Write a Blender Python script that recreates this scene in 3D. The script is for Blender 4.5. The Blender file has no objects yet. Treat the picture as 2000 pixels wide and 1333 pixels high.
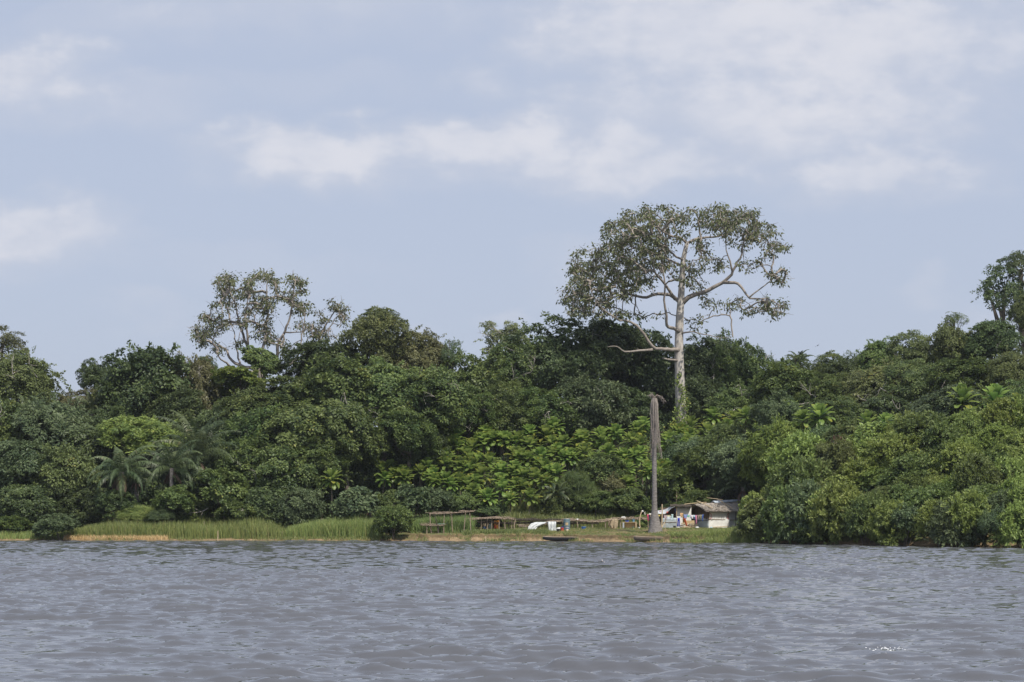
import bpy, math, random
import numpy as np
from mathutils import Vector

S = bpy.context.scene
# ---------------------------------------------------------------- camera
EYE, F, HOR = 2.5, 3800.0, 1010.0          # eye height (m), focal length and horizon in pixels of the 2000 px photo
cam = bpy.data.objects.new("camera", bpy.data.cameras.new("camera"))
S.collection.objects.link(cam)
cam.location = (0, 0, EYE)
cam.rotation_euler = (math.radians(90), 0, 0)
cam.data.sensor_width = 36
cam.data.lens = F / 2000 * 36
cam.data.shift_y = (HOR - 666.5) / 2000
cam.data.clip_start, cam.data.clip_end = 0.5, 5000
S.camera = cam

# ---------------------------------------------------------------- sun, sky, exposure
TOSUN = Vector((0.42, -0.62, 0)).normalized() * math.cos(math.radians(54)) + Vector((0, 0, math.sin(math.radians(54))))
sun = bpy.data.objects.new("sun", bpy.data.lights.new("sun", 'SUN'))
S.collection.objects.link(sun)
sun.data.energy, sun.data.angle, sun.data.color = 4.5, math.radians(0.5), (1.0, 0.94, 0.82)
sun.rotation_euler = TOSUN.to_track_quat('Z', 'Y').to_euler()
sun.location = (0, 0, 80)

S.view_settings.view_transform, S.view_settings.look = 'Standard', 'None'
S.view_settings.gamma, S.view_settings.exposure = 1, 0.0
S.view_settings.use_curve_mapping = False
S.cycles.max_bounces, S.cycles.diffuse_bounces, S.cycles.glossy_bounces = 8, 4, 3
S.cycles.transmission_bounces, S.cycles.transparent_max_bounces = 6, 4

W = bpy.data.worlds.new("World")
S.world = W
W.use_nodes = True
N, L = W.node_tree.nodes, W.node_tree.links
N.clear()

class Sh:
    """tiny helper that chains shader maths"""
    def __init__(s, nodes, links): s.n, s.l = nodes, links
    def put(s, sock, v):
        if isinstance(v, (int, float, tuple)): sock.default_value = v
        else: s.l.new(v, sock)
    def m(s, op, a, b=0.0, c=None, clamp=False):
        n = s.n.new('ShaderNodeMath'); n.operation = op; n.use_clamp = clamp
        s.put(n.inputs[0], a); s.put(n.inputs[1], b)
        if c is not None: s.put(n.inputs[2], c)
        return n.outputs[0]
    def step(s, v, lo, hi, a=0.0, b=1.0):
        n = s.n.new('ShaderNodeMapRange'); n.interpolation_type = 'SMOOTHSTEP'
        s.put(n.inputs[0], v); s.put(n.inputs[1], lo); s.put(n.inputs[2], hi); s.put(n.inputs[3], a); s.put(n.inputs[4], b)
        return n.outputs[0]
    def noise(s, vec, scale, detail=4.0, rough=0.5, color=False, dist=0.0):
        n = s.n.new('ShaderNodeTexNoise')
        if vec is not None: s.l.new(vec, n.inputs['Vector'])
        n.inputs['Scale'].default_value, n.inputs['Detail'].default_value = scale, detail
        n.inputs['Roughness'].default_value, n.inputs['Distortion'].default_value = rough, dist
        return n.outputs['Color' if color else 'Fac']
    def mix(s, f, a, b, kind='RGBA', blend='MIX'):
        n = s.n.new('ShaderNodeMix'); n.data_type = kind; n.blend_type = blend
        ia, ib = (n.inputs[6], n.inputs[7]) if kind == 'RGBA' else (n.inputs[2], n.inputs[3])
        s.put(n.inputs[0], f); s.put(ia, a); s.put(ib, b)
        return n.outputs[2] if kind == 'RGBA' else n.outputs[0]

sh = Sh(N, L)
sky = N.new('ShaderNodeTexSky'); sky.sky_type = 'NISHITA'; sky.sun_disc = False
sky.sun_elevation = math.radians(54); sky.sun_rotation = math.atan2(TOSUN.x, TOSUN.y)
sky.air_density, sky.dust_density, sky.ozone_density = 1.0, 2.5, 1.5
tc = N.new('ShaderNodeTexCoord').outputs['Generated']
sep = N.new('ShaderNodeSeparateXYZ'); L.new(tc, sep.inputs[0])
wx, wy, wz = sep.outputs
# a cumulus bank is a lens of thresholded noise around a compass bearing and a height above the horizon
den = sh.m('MAXIMUM', wy, 0.12)
u0, v0 = sh.m('DIVIDE', wx, den), sh.m('DIVIDE', wz, den)
comb = N.new('ShaderNodeCombineXYZ'); L.new(u0, comb.inputs[0]); L.new(sh.m('MULTIPLY', v0, 1.7), comb.inputs[1])
wn = sh.noise(comb.outputs[0], 16.0, 5.0, 0.55, color=True)
ws = N.new('ShaderNodeSeparateColor'); L.new(wn, ws.inputs[0])
uu = sh.m('ADD', u0, sh.m('MULTIPLY', sh.m('SUBTRACT', ws.outputs[0], 0.5), 0.085))
vv = sh.m('ADD', v0, sh.m('MULTIPLY', sh.m('SUBTRACT', ws.outputs[1], 0.5), 0.05))
puff = sh.noise(comb.outputs[0], 42.0, 6.0, 0.55)
CLOUDS = [  # px, py, rx, ry, strength
    (1330, 90, 480, 195, .95), (1700, 120, 560, 260, .9), (1130, 110, 190, 75, .55), (1960, 130, 70, 55, .6), (1450, 230, 560, 90, .45),
    (930, 300, 330, 105, 1.0), (610, 310, 340, 95, .95), (1270, 330, 250, 60, .55), (1160, 340, 300, 85, .65), (30, 170, 270, 125, .9), (290, 220, 240, 75, .4),
    (60, 460, 290, 105, .82), (1740, 355, 310, 72, .75), (250, 60, 380, 70, .35), (980, 620, 90, 45, .45), (1150, 540, 150, 90, .45),
    (290, 610, 140, 45, .35), (1830, 570, 100, 45, .35), (830, 640, 60, 30, .3), (620, 175, 330, 60, .22), (1930, 640, 120, 60, .3),
    (940, 160, 110, 60, .45), (1300, 560, 300, 60, .2), (620, 30, 560, 90, .45), (1500, 270, 760, 140, .55), (500, 520, 420, 60, .2)]
keep = None
for cx, cy, rx, ry, st in CLOUDS:
    a = sh.m('DIVIDE', sh.m('SUBTRACT', uu, (cx - 1000) / F), rx / F)
    b = sh.m('DIVIDE', sh.m('SUBTRACT', vv, (HOR - cy) / F), ry / F)
    r = sh.m('SQRT', sh.m('ADD', sh.m('MULTIPLY', a, a), sh.m('MULTIPLY', b, b)))
    t = sh.m('ADD', sh.m('SUBTRACT', 1.0, r), sh.m('MULTIPLY', sh.m('SUBTRACT', puff, 0.5), 0.5))
    wid = sh.step(b, -0.5, 0.6, 1.25, 0.6)
    c = sh.m('MULTIPLY', sh.step(t, 0.0, wid), st)
    inv = sh.m('SUBTRACT', 1.0, c)
    keep = inv if keep is None else sh.m('MULTIPLY', keep, inv)
front = sh.m('SUBTRACT', 1.0, keep)
allround = sh.step(sh.noise(tc, 3.2, 6.0, 0.55), 0.42, 0.7, 0.0, 0.8)
cl = sh.mix(sh.step(wy, 0.25, 0.6), allround, front, 'FLOAT')
cl = sh.m('MULTIPLY', cl, sh.step(sh.noise(comb.outputs[0], 9.0, 4.0, 0.5), 0.2, 0.7, 0.72, 1.0))
base = sh.mix(0.78, sky.outputs[0], (5.5, 6.15, 7.75, 1))
tone = sh.mix(sh.step(sh.m('ADD', cl, sh.m('MULTIPLY', sh.m('SUBTRACT', puff, 0.5), 1.1)), 0.3, 1.05), (6.0, 6.35, 7.35, 1), (7.35, 7.45, 8.1, 1))
bg = N.new('ShaderNodeBackground'); bg.inputs['Strength'].default_value = 0.1
L.new(sh.mix(cl, base, tone), bg.inputs['Color'])
L.new(bg.outputs[0], N.new('ShaderNodeOutputWorld').inputs['Surface'])

# ---------------------------------------------------------------- helpers
R = np.random.default_rng
C = S.collection.objects

def P(px, py, Y): return np.array(((px - 1000) / F * Y, Y, EYE + (HOR - py) / F * Y))

def mat(name, build):
    m = bpy.data.materials.new(name); m.use_nodes = True
    n, l = m.node_tree.nodes, m.node_tree.links
    b = n['Principled BSDF']; s = Sh(n, l)
    build(s, b, n, l)
    return m

def flat(name, col, rough=0.7, var=0.25, scale=6.0, bump=0.0, spec=0.3):
    """solid colour broken by two sizes of noise"""
    def f(s, b, n, l):
        g = n.new('ShaderNodeTexCoord').outputs['Object']
        k = s.m('ADD', s.m('MULTIPLY', s.noise(g, scale, 5, .6), .6), s.m('MULTIPLY', s.noise(g, scale * 6, 3, .6), .4))
        lo = tuple(c * (1 - var) for c in col) + (1,); hi = tuple(min(1, c * (1 + var)) for c in col) + (1,)
        l.new(s.mix(s.step(k, .3, .7), lo, hi), b.inputs['Base Color'])
        b.inputs['Roughness'].default_value = rough; b.inputs['Specular IOR Level'].default_value = spec
        if bump:
            bp = n.new('ShaderNodeBump'); bp.inputs['Strength'].default_value = bump; bp.inputs['Distance'].default_value = .05
            l.new(k, bp.inputs['Height']); l.new(bp.outputs[0], b.inputs['Normal'])
    return mat(name, f)

def leafmat(name, dark, light, tip=None, trans=0.3, rough=0.45, hue=0.25):
    """leaf: colour runs with the per-leaf value lv, plus a whole-plant shift, thin and partly translucent"""
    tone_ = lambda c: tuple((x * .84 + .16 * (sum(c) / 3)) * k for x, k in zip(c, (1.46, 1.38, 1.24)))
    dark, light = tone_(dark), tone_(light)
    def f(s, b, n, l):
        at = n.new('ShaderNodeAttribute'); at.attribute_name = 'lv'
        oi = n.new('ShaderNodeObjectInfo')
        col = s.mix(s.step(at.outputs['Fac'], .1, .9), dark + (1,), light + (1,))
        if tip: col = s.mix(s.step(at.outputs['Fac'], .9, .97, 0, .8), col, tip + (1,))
        hs = n.new('ShaderNodeHueSaturation'); l.new(col, hs.inputs['Color'])
        l.new(s.m('ADD', 1 - hue / 2, s.m('MULTIPLY', oi.outputs['Random'], hue)), hs.inputs['Value'])
        l.new(s.m('ADD', .488, s.m('MULTIPLY', oi.outputs['Random'], .024)), hs.inputs['Hue'])
        l.new(hs.outputs[0], b.inputs['Base Color'])
        b.inputs['Roughness'].default_value = rough; b.inputs['Specular IOR Level'].default_value = .35
        tr = n.new('ShaderNodeBsdfTranslucent'); br = n.new('ShaderNodeHueSaturation')
        br.inputs['Value'].default_value = 1.25; br.inputs['Hue'].default_value = .485
        l.new(hs.outputs[0], br.inputs['Color']); l.new(br.outputs[0], tr.inputs['Color'])
        mx = n.new('ShaderNodeMixShader'); mx.inputs[0].default_value = trans
        l.new(b.outputs[0], mx.inputs[1]); l.new(tr.outputs[0], mx.inputs[2])
        l.new(mx.outputs[0], n['Material Output'].inputs['Surface'])
    return mat(name, f)

class MB:
    """collects pieces in world space, builds ONE mesh object"""
    def __init__(s): s.V, s.Fc, s.A, s.n = [], [], [], 0
    def add(s, V, Fc, a=0.5):
        V = np.asarray(V, float).reshape(-1, 3)
        Fc = np.asarray(Fc)
        s.Fc += (Fc + s.n).tolist(); s.V.append(V)
        s.A.append(np.broadcast_to(np.asarray(a, float), (len(V),))); s.n += len(V)
        return s
    def faces(s, V, Fl):
        V = np.asarray(V, float); s.Fc += [[i + s.n for i in f] for f in Fl]; s.V.append(V); s.A.append(np.full(len(V), .5)); s.n += len(V); return s
    def tube(s, pts, rad, k=6, cap=True, a=.5):
        pts = np.asarray(pts, float); n = len(pts)
        rad = np.broadcast_to(np.asarray(rad, float), (n,))
        t = np.gradient(pts, axis=0); t /= np.linalg.norm(t, axis=1)[:, None] + 1e-9
        ref = np.array((.31, .95, .05)) if abs(t[0][2]) > .6 else np.array((.05, .1, .99))
        e1 = np.cross(t, ref); e1 /= np.linalg.norm(e1, axis=1)[:, None] + 1e-9
        e2 = np.cross(t, e1)
        an = np.arange(k) / k * 2 * np.pi
        V = pts[:, None] + rad[:, None, None] * (np.cos(an)[None, :, None] * e1[:, None] + np.sin(an)[None, :, None] * e2[:, None])
        i, j = np.meshgrid(np.arange(n - 1), np.arange(k), indexing='ij'); j2 = (j + 1) % k
        q = np.stack([i * k + j, (i + 1) * k + j, (i + 1) * k + j2, i * k + j2], -1).reshape(-1, 4)
        b0 = s.n
        s.add(V.reshape(-1, 3), q, a)
        if cap: s.Fc += [[b0 + x for x in range(k)], [b0 + (n - 1) * k + x for x in range(k)][::-1]]
        return s
    def bar(s, a, b, r, k=5, bend=0.0, seed=0):
        """a pole with a slight natural bend"""
        a, b = np.asarray(a, float), np.asarray(b, float); g = R(seed + int(abs(a[0] * 97 + b[2] * 31)) % 9999)
        t = np.linspace(0, 1, 5)[:, None]; off = g.normal(0, 1, 3) * bend
        p = a + (b - a) * t + off * np.sin(t * np.pi) + g.normal(0, 1, (5, 3)) * bend * .25
        return s.tube(p, np.linspace(r, r * .8, 5), k)
    def box(s, c, size, rz=0.0, jit=0.0, seed=0):
        x, y, z = np.asarray(size) / 2
        v = np.array([(i * x, j * y, k * z) for k in (-1, 1) for j in (-1, 1) for i in (-1, 1)])
        if jit: v = v + R(seed).normal(0, jit, v.shape)
        cs, sn = math.cos(rz), math.sin(rz)
        v = v @ np.array([(cs, sn, 0), (-sn, cs, 0), (0, 0, 1)]) + np.asarray(c)
        return s.add(v, [(0, 2, 3, 1), (4, 5, 7, 6), (0, 1, 5, 4), (2, 6, 7, 3), (0, 4, 6, 2), (1, 3, 7, 5)])
    def lathe(s, c, prof, k=18):
        """prof: (radius, z) from the bottom up"""
        an = np.arange(k) / k * 2 * np.pi
        V = np.array([(c[0] + r * math.cos(t), c[1] + r * math.sin(t), c[2] + z) for r, z in prof for t in an])
        n = len(prof)
        q = [(i * k + j, i * k + (j + 1) % k, (i + 1) * k + (j + 1) % k, (i + 1) * k + j) for i in range(n - 1) for j in range(k)]
        return s.add(V, q)
    def grid(s, G):
        """G: (n, m, 3) points"""
        n, m = G.shape[:2]
        i, j = np.meshgrid(np.arange(n - 1), np.arange(m - 1), indexing='ij')
        q = np.stack([i * m + j, i * m + j + 1, (i + 1) * m + j + 1, (i + 1) * m + j], -1).reshape(-1, 4)
        return s.add(G.reshape(-1, 3), q)
    def mesh(s, name, smooth=False, org=(0, 0, 0)):
        V = np.concatenate(s.V) - np.asarray(org, float)
        me = bpy.data.meshes.new(name); me.from_pydata(V.tolist(), [], s.Fc)
        me.attributes.new('lv', 'FLOAT', 'POINT').data.foreach_set('value', np.concatenate(s.A).astype(np.float32))
        if smooth: me.polygons.foreach_set('use_smooth', np.ones(len(me.polygons), bool))
        me.update(); return me
    def build(s, name, m, parent=None, smooth=False, org=None, solid=0.0):
        if org is None: org = parent.location if parent is not None else (0, 0, 0)
        me = s.mesh(name, smooth, org); me.materials.append(m)
        o = bpy.data.objects.new(name, me); C.link(o)
        if parent is not None: o.parent = parent
        else: o.location = org
        if solid:
            md = o.modifiers.new('thick', 'SOLIDIFY'); md.thickness = solid; md.offset = 0
        return o

def tag(o, label, cat, group=None):
    o['label'], o['category'] = label, cat
    if group: o['group'] = group
    return o
def thing(name, label, cat, loc, group=None):
    o = bpy.data.objects.new(name, None); C.link(o); o.location = [float(x) for x in loc]
    return tag(o, label, cat, group)
def inst(name, me, parent, loc=(0, 0, 0), scale=(1, 1, 1), rz=0.0, rot=None):
    o = bpy.data.objects.new(name, me); C.link(o); o.parent = parent
    o.location = [float(x) for x in loc]; o.scale = [float(x) for x in scale]; o.rotation_euler = rot or (0, 0, rz)
    return o
def kind(o, k): o['kind'] = k; return o

_lat = R(7).random((256, 256))
def vnoise(x, y):
    x, y = np.asarray(x, float), np.asarray(y, float)
    xi, yi = np.floor(x).astype(int), np.floor(y).astype(int); fx, fy = x - xi, y - yi
    fx, fy = fx * fx * (3 - 2 * fx), fy * fy * (3 - 2 * fy)
    g = lambda a, b: _lat[a % 256, b % 256]
    return (g(xi, yi) * (1 - fx) + g(xi + 1, yi) * fx) * (1 - fy) + (g(xi, yi + 1) * (1 - fx) + g(xi + 1, yi + 1) * fx) * fy
def fbm(x, y, o=4): return sum(vnoise(x * 2 ** i + 17 * i, y * 2 ** i + 9 * i) * .5 ** i for i in range(o)) / 2 + .03
def sm(x, a, b): t = np.clip((np.asarray(x, float) - a) / (b - a), 0, 1); return t * t * (3 - 2 * t)

# ---------------------------------------------------------------- shore line and lie of the land
_sp = np.array([(-500, 1056.5), (0, 1057), (450, 1057.2), (740, 1057.6), (830, 1058), (1000, 1058), (1100, 1058.5), (1240, 1060), (1350, 1061.2), (1450, 1062),
                (1550, 1063.5), (1700, 1066), (1850, 1068), (2000, 1070), (2400, 1074)])
_sY = EYE * F / (_sp[:, 1] - HOR); _sX = (_sp[:, 0] - 1000) / F * _sY
def shoreY(X): return np.interp(X, _sX, _sY) + (vnoise(np.asarray(X, float) * .6, 3.3) - .5) * .8
def land(X, Y):
    X, Y = np.asarray(X, float), np.asarray(Y, float)
    d = Y - shoreY(X)
    n = fbm(X * 1.3, Y * 1.3)
    rt, lf = sm(X - np.clip(d, 0, 27) * .2, 22, 26), 1 - sm(X, -14, -9)
    mid = 1 - rt - lf
    e = d + (vnoise(X * 1.1, Y * .3) - .5) * .5 + (vnoise(X * 3.7, 5.1) - .5) * .4
    cut = np.where(d < 0, d * .45, 0) + sm(e, 0, 1.5) * .18 + sm(e, 1.35, 1.75) * .55 + sm(d, 2, 10) * .52 + sm(e, .35, 1.2) * (1 - sm(e, 1.9, 3)) * ((vnoise(X * 2.3, d * 1.3) - .5) * .22 + (vnoise(X * 6.1, d * 3.1) - .5) * .22)
    low = np.where(d < 0, d * .4, 0) + sm(d, 0, 1.2) * .22 + sm(e, 1.0, 2.4) * .3 + sm(d, 2, 16) * .6
    steep = np.where(d < 0, d * .4, 0) + sm(d, 0, 1.5) * .3 + sm(e, .8, 2.0) * .4
    z = mid * (cut + .5 * np.clip(Y - 213, 0, 26) + .1 * np.clip(Y - 239, 0, 60))
    z = z + lf * (low + .36 * np.clip(d - 11, 0, 30) + .06 * np.clip(d - 41, 0, 60))
    z = z + rt * (steep + .37 * np.clip(d - 1.5, 0, 27) + .03 * np.clip(d - 28.5, 0, 60))
    return z + (n - .5) * .18 * sm(d, .2, 1.5)
def gz(x, y): return float(land(x, y))
def hit(px, py, h=0.0, lo=158, hi=300):
    """where the sight line through a photo pixel meets the ground raised by h"""
    Y = np.arange(lo, hi, .25); X = (px - 1000) / F * Y; Z = EYE + (HOR - py) / F * Y
    k = np.nonzero(Z <= land(X, Y) + h)[0]; k = k[k > 0]
    return float(Y[k[0]]) if len(k) else 230.0
# ---------------------------------------------------------------- materials of the place
def m_ground(s, b, n, l):
    g = n.new('ShaderNodeTexCoord').outputs['Object']
    z = n.new('ShaderNodeAttribute'); z.attribute_name = 'lv'          # 0 bare bank, .5 trodden lawn, 1 forest litter
    k = s.noise(g, 1.1, 6, .65); k2 = s.noise(g, 7, 4, .6)
    sand = s.mix(s.step(k, .3, .7), (.2, .145, .085, 1), (.34, .25, .15, 1))
    sand = s.mix(s.step(k2, .5, .7, 0, .7), sand, (.15, .095, .05, 1)); sand = s.mix(s.step(s.noise(g, 2.3, 4, .6), .5, .62, 0, .55), sand, (.12, .09, .05, 1))
    lawn = s.mix(s.step(s.noise(g, .8, 5, .6), .35, .62), (.085, .11, .04, 1), (.21, .16, .085, 1))
    lit = s.mix(k2, (.018, .02, .01, 1), (.05, .042, .022, 1))
    c = s.mix(s.step(z.outputs['Fac'], .1, .4), sand, lawn)
    c = s.mix(s.step(z.outputs['Fac'], .6, .9), c, lit)
    sx = n.new('ShaderNodeSeparateXYZ'); l.new(g, sx.inputs[0])                # dark topsoil over pale subsoil
    hz = s.m('ADD', sx.outputs[2], s.m('MULTIPLY', s.m('SUBTRACT', s.noise(g, 2.8, 4, .65), .5), .8))
    ts = s.m('MULTIPLY', s.step(hz, .3, .46, 0, .85), s.m('LESS_THAN', z.outputs['Fac'], .3))
    c = s.mix(ts, c, (.125, .092, .05, 1))
    c = s.mix(s.step(sx.outputs[2], .03, .1, .8, 0), c, (.12, .09, .06, 1))              # soaked foot of the bank
    l.new(c, b.inputs['Base Color']); b.inputs['Roughness'].default_value = .9; b.inputs['Specular IOR Level'].default_value = .15
    bp = n.new('ShaderNodeBump'); bp.inputs['Strength'].default_value = .8; bp.inputs['Distance'].default_value = .12
    l.new(s.m('ADD', s.noise(g, 3, 6, .7), s.m('MULTIPLY', k2, .3)), bp.inputs['Height']); l.new(bp.outputs[0], b.inputs['Normal'])
M = {'ground': mat('ground', m_ground)}
def m_water(s, b, n, l):
    g = n.new('ShaderNodeTexCoord').outputs['Object']
    mp = n.new('ShaderNodeMapping'); mp.inputs['Scale'].default_value = (.75, 1.5, 1); l.new(g, mp.inputs['Vector'])
    b.inputs['Base Color'].default_value = (.094, .097, .11, 1)
    b.inputs['Roughness'].default_value = .03; b.inputs['IOR'].default_value = 1.45
    bp = n.new('ShaderNodeBump'); bp.inputs['Strength'].default_value = .22; bp.inputs['Distance'].default_value = .025
    h = s.m('ADD', s.noise(mp.outputs[0], 4.6, 3, .6, dist=.5), s.m('MULTIPLY', s.noise(mp.outputs[0], 9.5, 2, .5), .3))
    l.new(h, bp.inputs['Height']); l.new(bp.outputs[0], b.inputs['Normal'])
M['water'] = mat('water', m_water)
def m_bark(name, a, bcol, ring=0.0):
    def f(s, b, n, l):
        g = n.new('ShaderNodeTexCoord').outputs['Object']
        mp = n.new('ShaderNodeMapping'); mp.inputs['Scale'].default_value = (1, 1, .35 if not ring else 3.2); l.new(g, mp.inputs['Vector'])
        k = s.noise(mp.outputs[0], 3.5, 6, .7)
        l.new(s.mix(s.step(k, .3, .72), a + (1,), bcol + (1,)), b.inputs['Base Color'])
        b.inputs['Roughness'].default_value = .85; b.inputs['Specular IOR Level'].default_value = .2
        bp = n.new('ShaderNodeBump'); bp.inputs['Strength'].default_value = .6; bp.inputs['Distance'].default_value = .06
        l.new(k, bp.inputs['Height']); l.new(bp.outputs[0], b.inputs['Normal'])
    return mat(name, f)
M['bark'] = m_bark('dark bark', (.09, .075, .06), (.20, .17, .14))
M['pale'] = m_bark('pale kapok bark', (.33, .3, .27), (.6, .56, .52))
M['kbark'] = m_bark('grey kapok bark', (.2, .17, .15), (.38, .34, .3))
M['twig'] = m_bark('bleached twig', (.3, .27, .24), (.5, .46, .42))
M['palmbark'] = m_bark('palm bark', (.13, .115, .11), (.29, .27, .26), ring=1)
LM = {
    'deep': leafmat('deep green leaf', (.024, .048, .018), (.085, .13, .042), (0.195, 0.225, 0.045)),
    'mid': leafmat('mid green leaf', (.032, .066, .02), (.125, .18, .045), (0.285, 0.285, 0.060)),
    'warm': leafmat('olive leaf', (0.051, 0.075, 0.024), (0.135, 0.173, 0.051), (0.255, 0.210, 0.060)),
    'rust': leafmat('brownish olive leaf', (0.068, 0.075, 0.030), (0.143, 0.150, 0.063), (0.225, 0.165, 0.075)),
    'lime': leafmat('yellow green leaf', (.066, .115, .022), (.2, .27, .055), (0.360, 0.345, 0.075)),
    'cool': leafmat('grey green leaf', (.04, .075, .036), (.115, .165, .075), (0.210, 0.270, 0.120)),
    'kapok': leafmat('kapok leaf', (.046, .06, .028), (.13, .155, .064), (0.225, 0.180, 0.075), trans=.35),
    'rose': leafmat('big glossy leaf', (.046, .108, .018), (.175, .275, .055), (0.392, 0.392, 0.072), trans=.48, rough=.38, hue=.35),
    'palm': leafmat('palm leaf', (.03, .058, .026), (.10, .14, .058), (0.255, 0.210, 0.105), rough=.4),
    'dry': leafmat('dry brown leaf', (0.072, 0.046, 0.036), (0.180, 0.120, 0.090), (0.360, 0.240, 0.108)),
    'grass': leafmat('reed blade', (.105, .165, .048), (.25, .32, .095), (0.360, 0.300, 0.150), trans=.35),
    'lawn': leafmat('short grass blade', (.09, .13, .04), (.21, .25, .08), (0.330, 0.270, 0.130)),
    'straw': leafmat('bleached reed stalk', (0.300, 0.220, 0.120), (0.500, 0.380, 0.220), None),
    'bank': leafmat('fresh bank leaf', (.07, .12, .024), (.2, .275, .06), (.24, .25, .06)),
    'under': leafmat('undergrowth leaf', (0.033, 0.068, 0.027), (0.112, 0.173, 0.060), (0.285, 0.255, 0.090)),
}
M['wood'] = flat('weathered pole', (.30, .235, .18), .85, .35, 9)
M['woodd'] = flat('dark pole', (.075, .062, .05), .85, .3, 9)  # much darker pole colour for some posts and lower decks
M['tan'] = flat('sun bleached pole', (.5, .395, .26), .8, .2, 9)

# ---------------------------------------------------------------- terrain: one sheet
xs = np.concatenate([np.linspace(-420, -82, 24), np.arange(-80, 80.01, .33), np.linspace(82, 420, 24)])
ds = np.concatenate([[-30, -12, -5], np.arange(-2, 3.2, .13), np.arange(3.4, 16, .5), np.arange(16.5, 60, 1.5), np.linspace(62, 110, 12), [160, 260, 420, 700]])
XX, DD = np.meshgrid(xs, ds)
YY = shoreY(XX) + DD
ZZ = land(XX, YY)
_cen = (1 - sm(XX, 22, 26)) * sm(XX, -11, -9)
zone = np.where((ZZ < .66) & (DD < 3) | (DD < .9), .0, np.where((DD < 13) & (_cen > .5), .5, 1.0))
zone = np.where((DD > 1.0) & (DD < 6) & (_cen < .5), .5, zone); zone = np.where((YY < 213) & (DD > 2) & (_cen > .5), .5, zone)
ground = MB().grid(np.stack([XX, YY, ZZ], -1)); ground.A = [zone.reshape(-1)]
kind(ground.build('ground', M['ground'], smooth=True), 'structure')

# ---------------------------------------------------------------- river: wind waves as real relief
wy_ = [24.0]
while wy_[-1] < 225: wy_.append(wy_[-1] + min(.19, .055 + .00085 * wy_[-1]))
wy_ = np.array(wy_)
tx = np.linspace(-.40, .40, 860)
GX, GY = np.meshgrid(tx, wy_); GX = GX * GY
g = R(11); Zw = np.zeros_like(GX); Zs = np.zeros_like(GX)
patch = .3 + 1.4 * fbm(GX * .09, GY * .06, 3)
sp_ = np.gradient(wy_)
for i in range(110):
    lam = .2 * (1.8 / .2) ** g.random()
    th = g.normal(0, .34) + .1
    kx, ky = 2 * np.pi / lam * math.sin(th), 2 * np.pi / lam * math.cos(th)
    ph = kx * GX + ky * GY + g.random() * 6.28 + .9 * np.sin(GX * .23 * g.random() + g.random() * 6)
    fade = np.clip((lam / (2.4 * sp_))[:, None] - .6, 0, 1)
    Zw += (.0043 if lam < .7 else .0033) * min(lam, lam ** .45) * (.4 + 1.2 * g.random()) * np.sin(ph) * fade
sg_ = float(Zw.std())
Zw = sg_ * 1.15 * (np.exp(np.clip(Zw / sg_, -3, 2.6) * .5) - 1) / .5 * patch
lee = np.where(GX > 28, sm(GX, 28, 36), 0) * (1 - sm(shoreY(GX) - GY + 3 * (fbm(GX * .3, GY * .3) - .5), 2.5, 9))   # calm water under the right bank
Zw *= 1 - .8 * lee
# one wave that breaks
cx, cy = (1722 - 1000) / F * 35.4, 35.4
Zw += .085 * np.exp(-((GX - cx) / .9) ** 2 - ((GY - cy) / .35) ** 2)
river = MB().grid(np.stack([GX, GY, Zw], -1))
out = [(-900, -400), (900, -400), (900, 24), (-900, 24)]
for x0, x1, y0, y1 in ((-900, 900, -600, 24.3), (-900, -.39 * 24, 24.3, 330), (.39 * 24, 900, 24.3, 330)):
    river.add([(x0, y0, -.32), (x1, y0, -.32), (x1, y1, -.32), (x0, y1, -.32)], [(0, 1, 2, 3)])
kind(river.build('river', M['water'], smooth=True), 'structure')

# ---------------------------------------------------------------- foliage generators
def unit(v): return v / (np.linalg.norm(v, axis=-1, keepdims=True) + 1e-9)
def leaves(mb, p, d, nrm, ln, wd, lv):
    """diamond leaves: base p, direction d, face normal nrm"""
    d = unit(d); sd = unit(np.cross(nrm, d)); nn = np.cross(d, sd)
    ln, wd = np.broadcast_to(ln, (len(p),))[:, None], np.broadcast_to(wd, (len(p),))[:, None]
    V = np.stack([p, p + d * ln * .45 + sd * wd + nn * wd * .25, p + d * ln, p + d * ln * .45 - sd * wd + nn * wd * .25], 1)
    k = np.arange(len(p))[:, None] * 4 + np.arange(4)
    mb.add(V.reshape(-1, 3), k, np.repeat(lv, 4)); return mb

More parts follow.
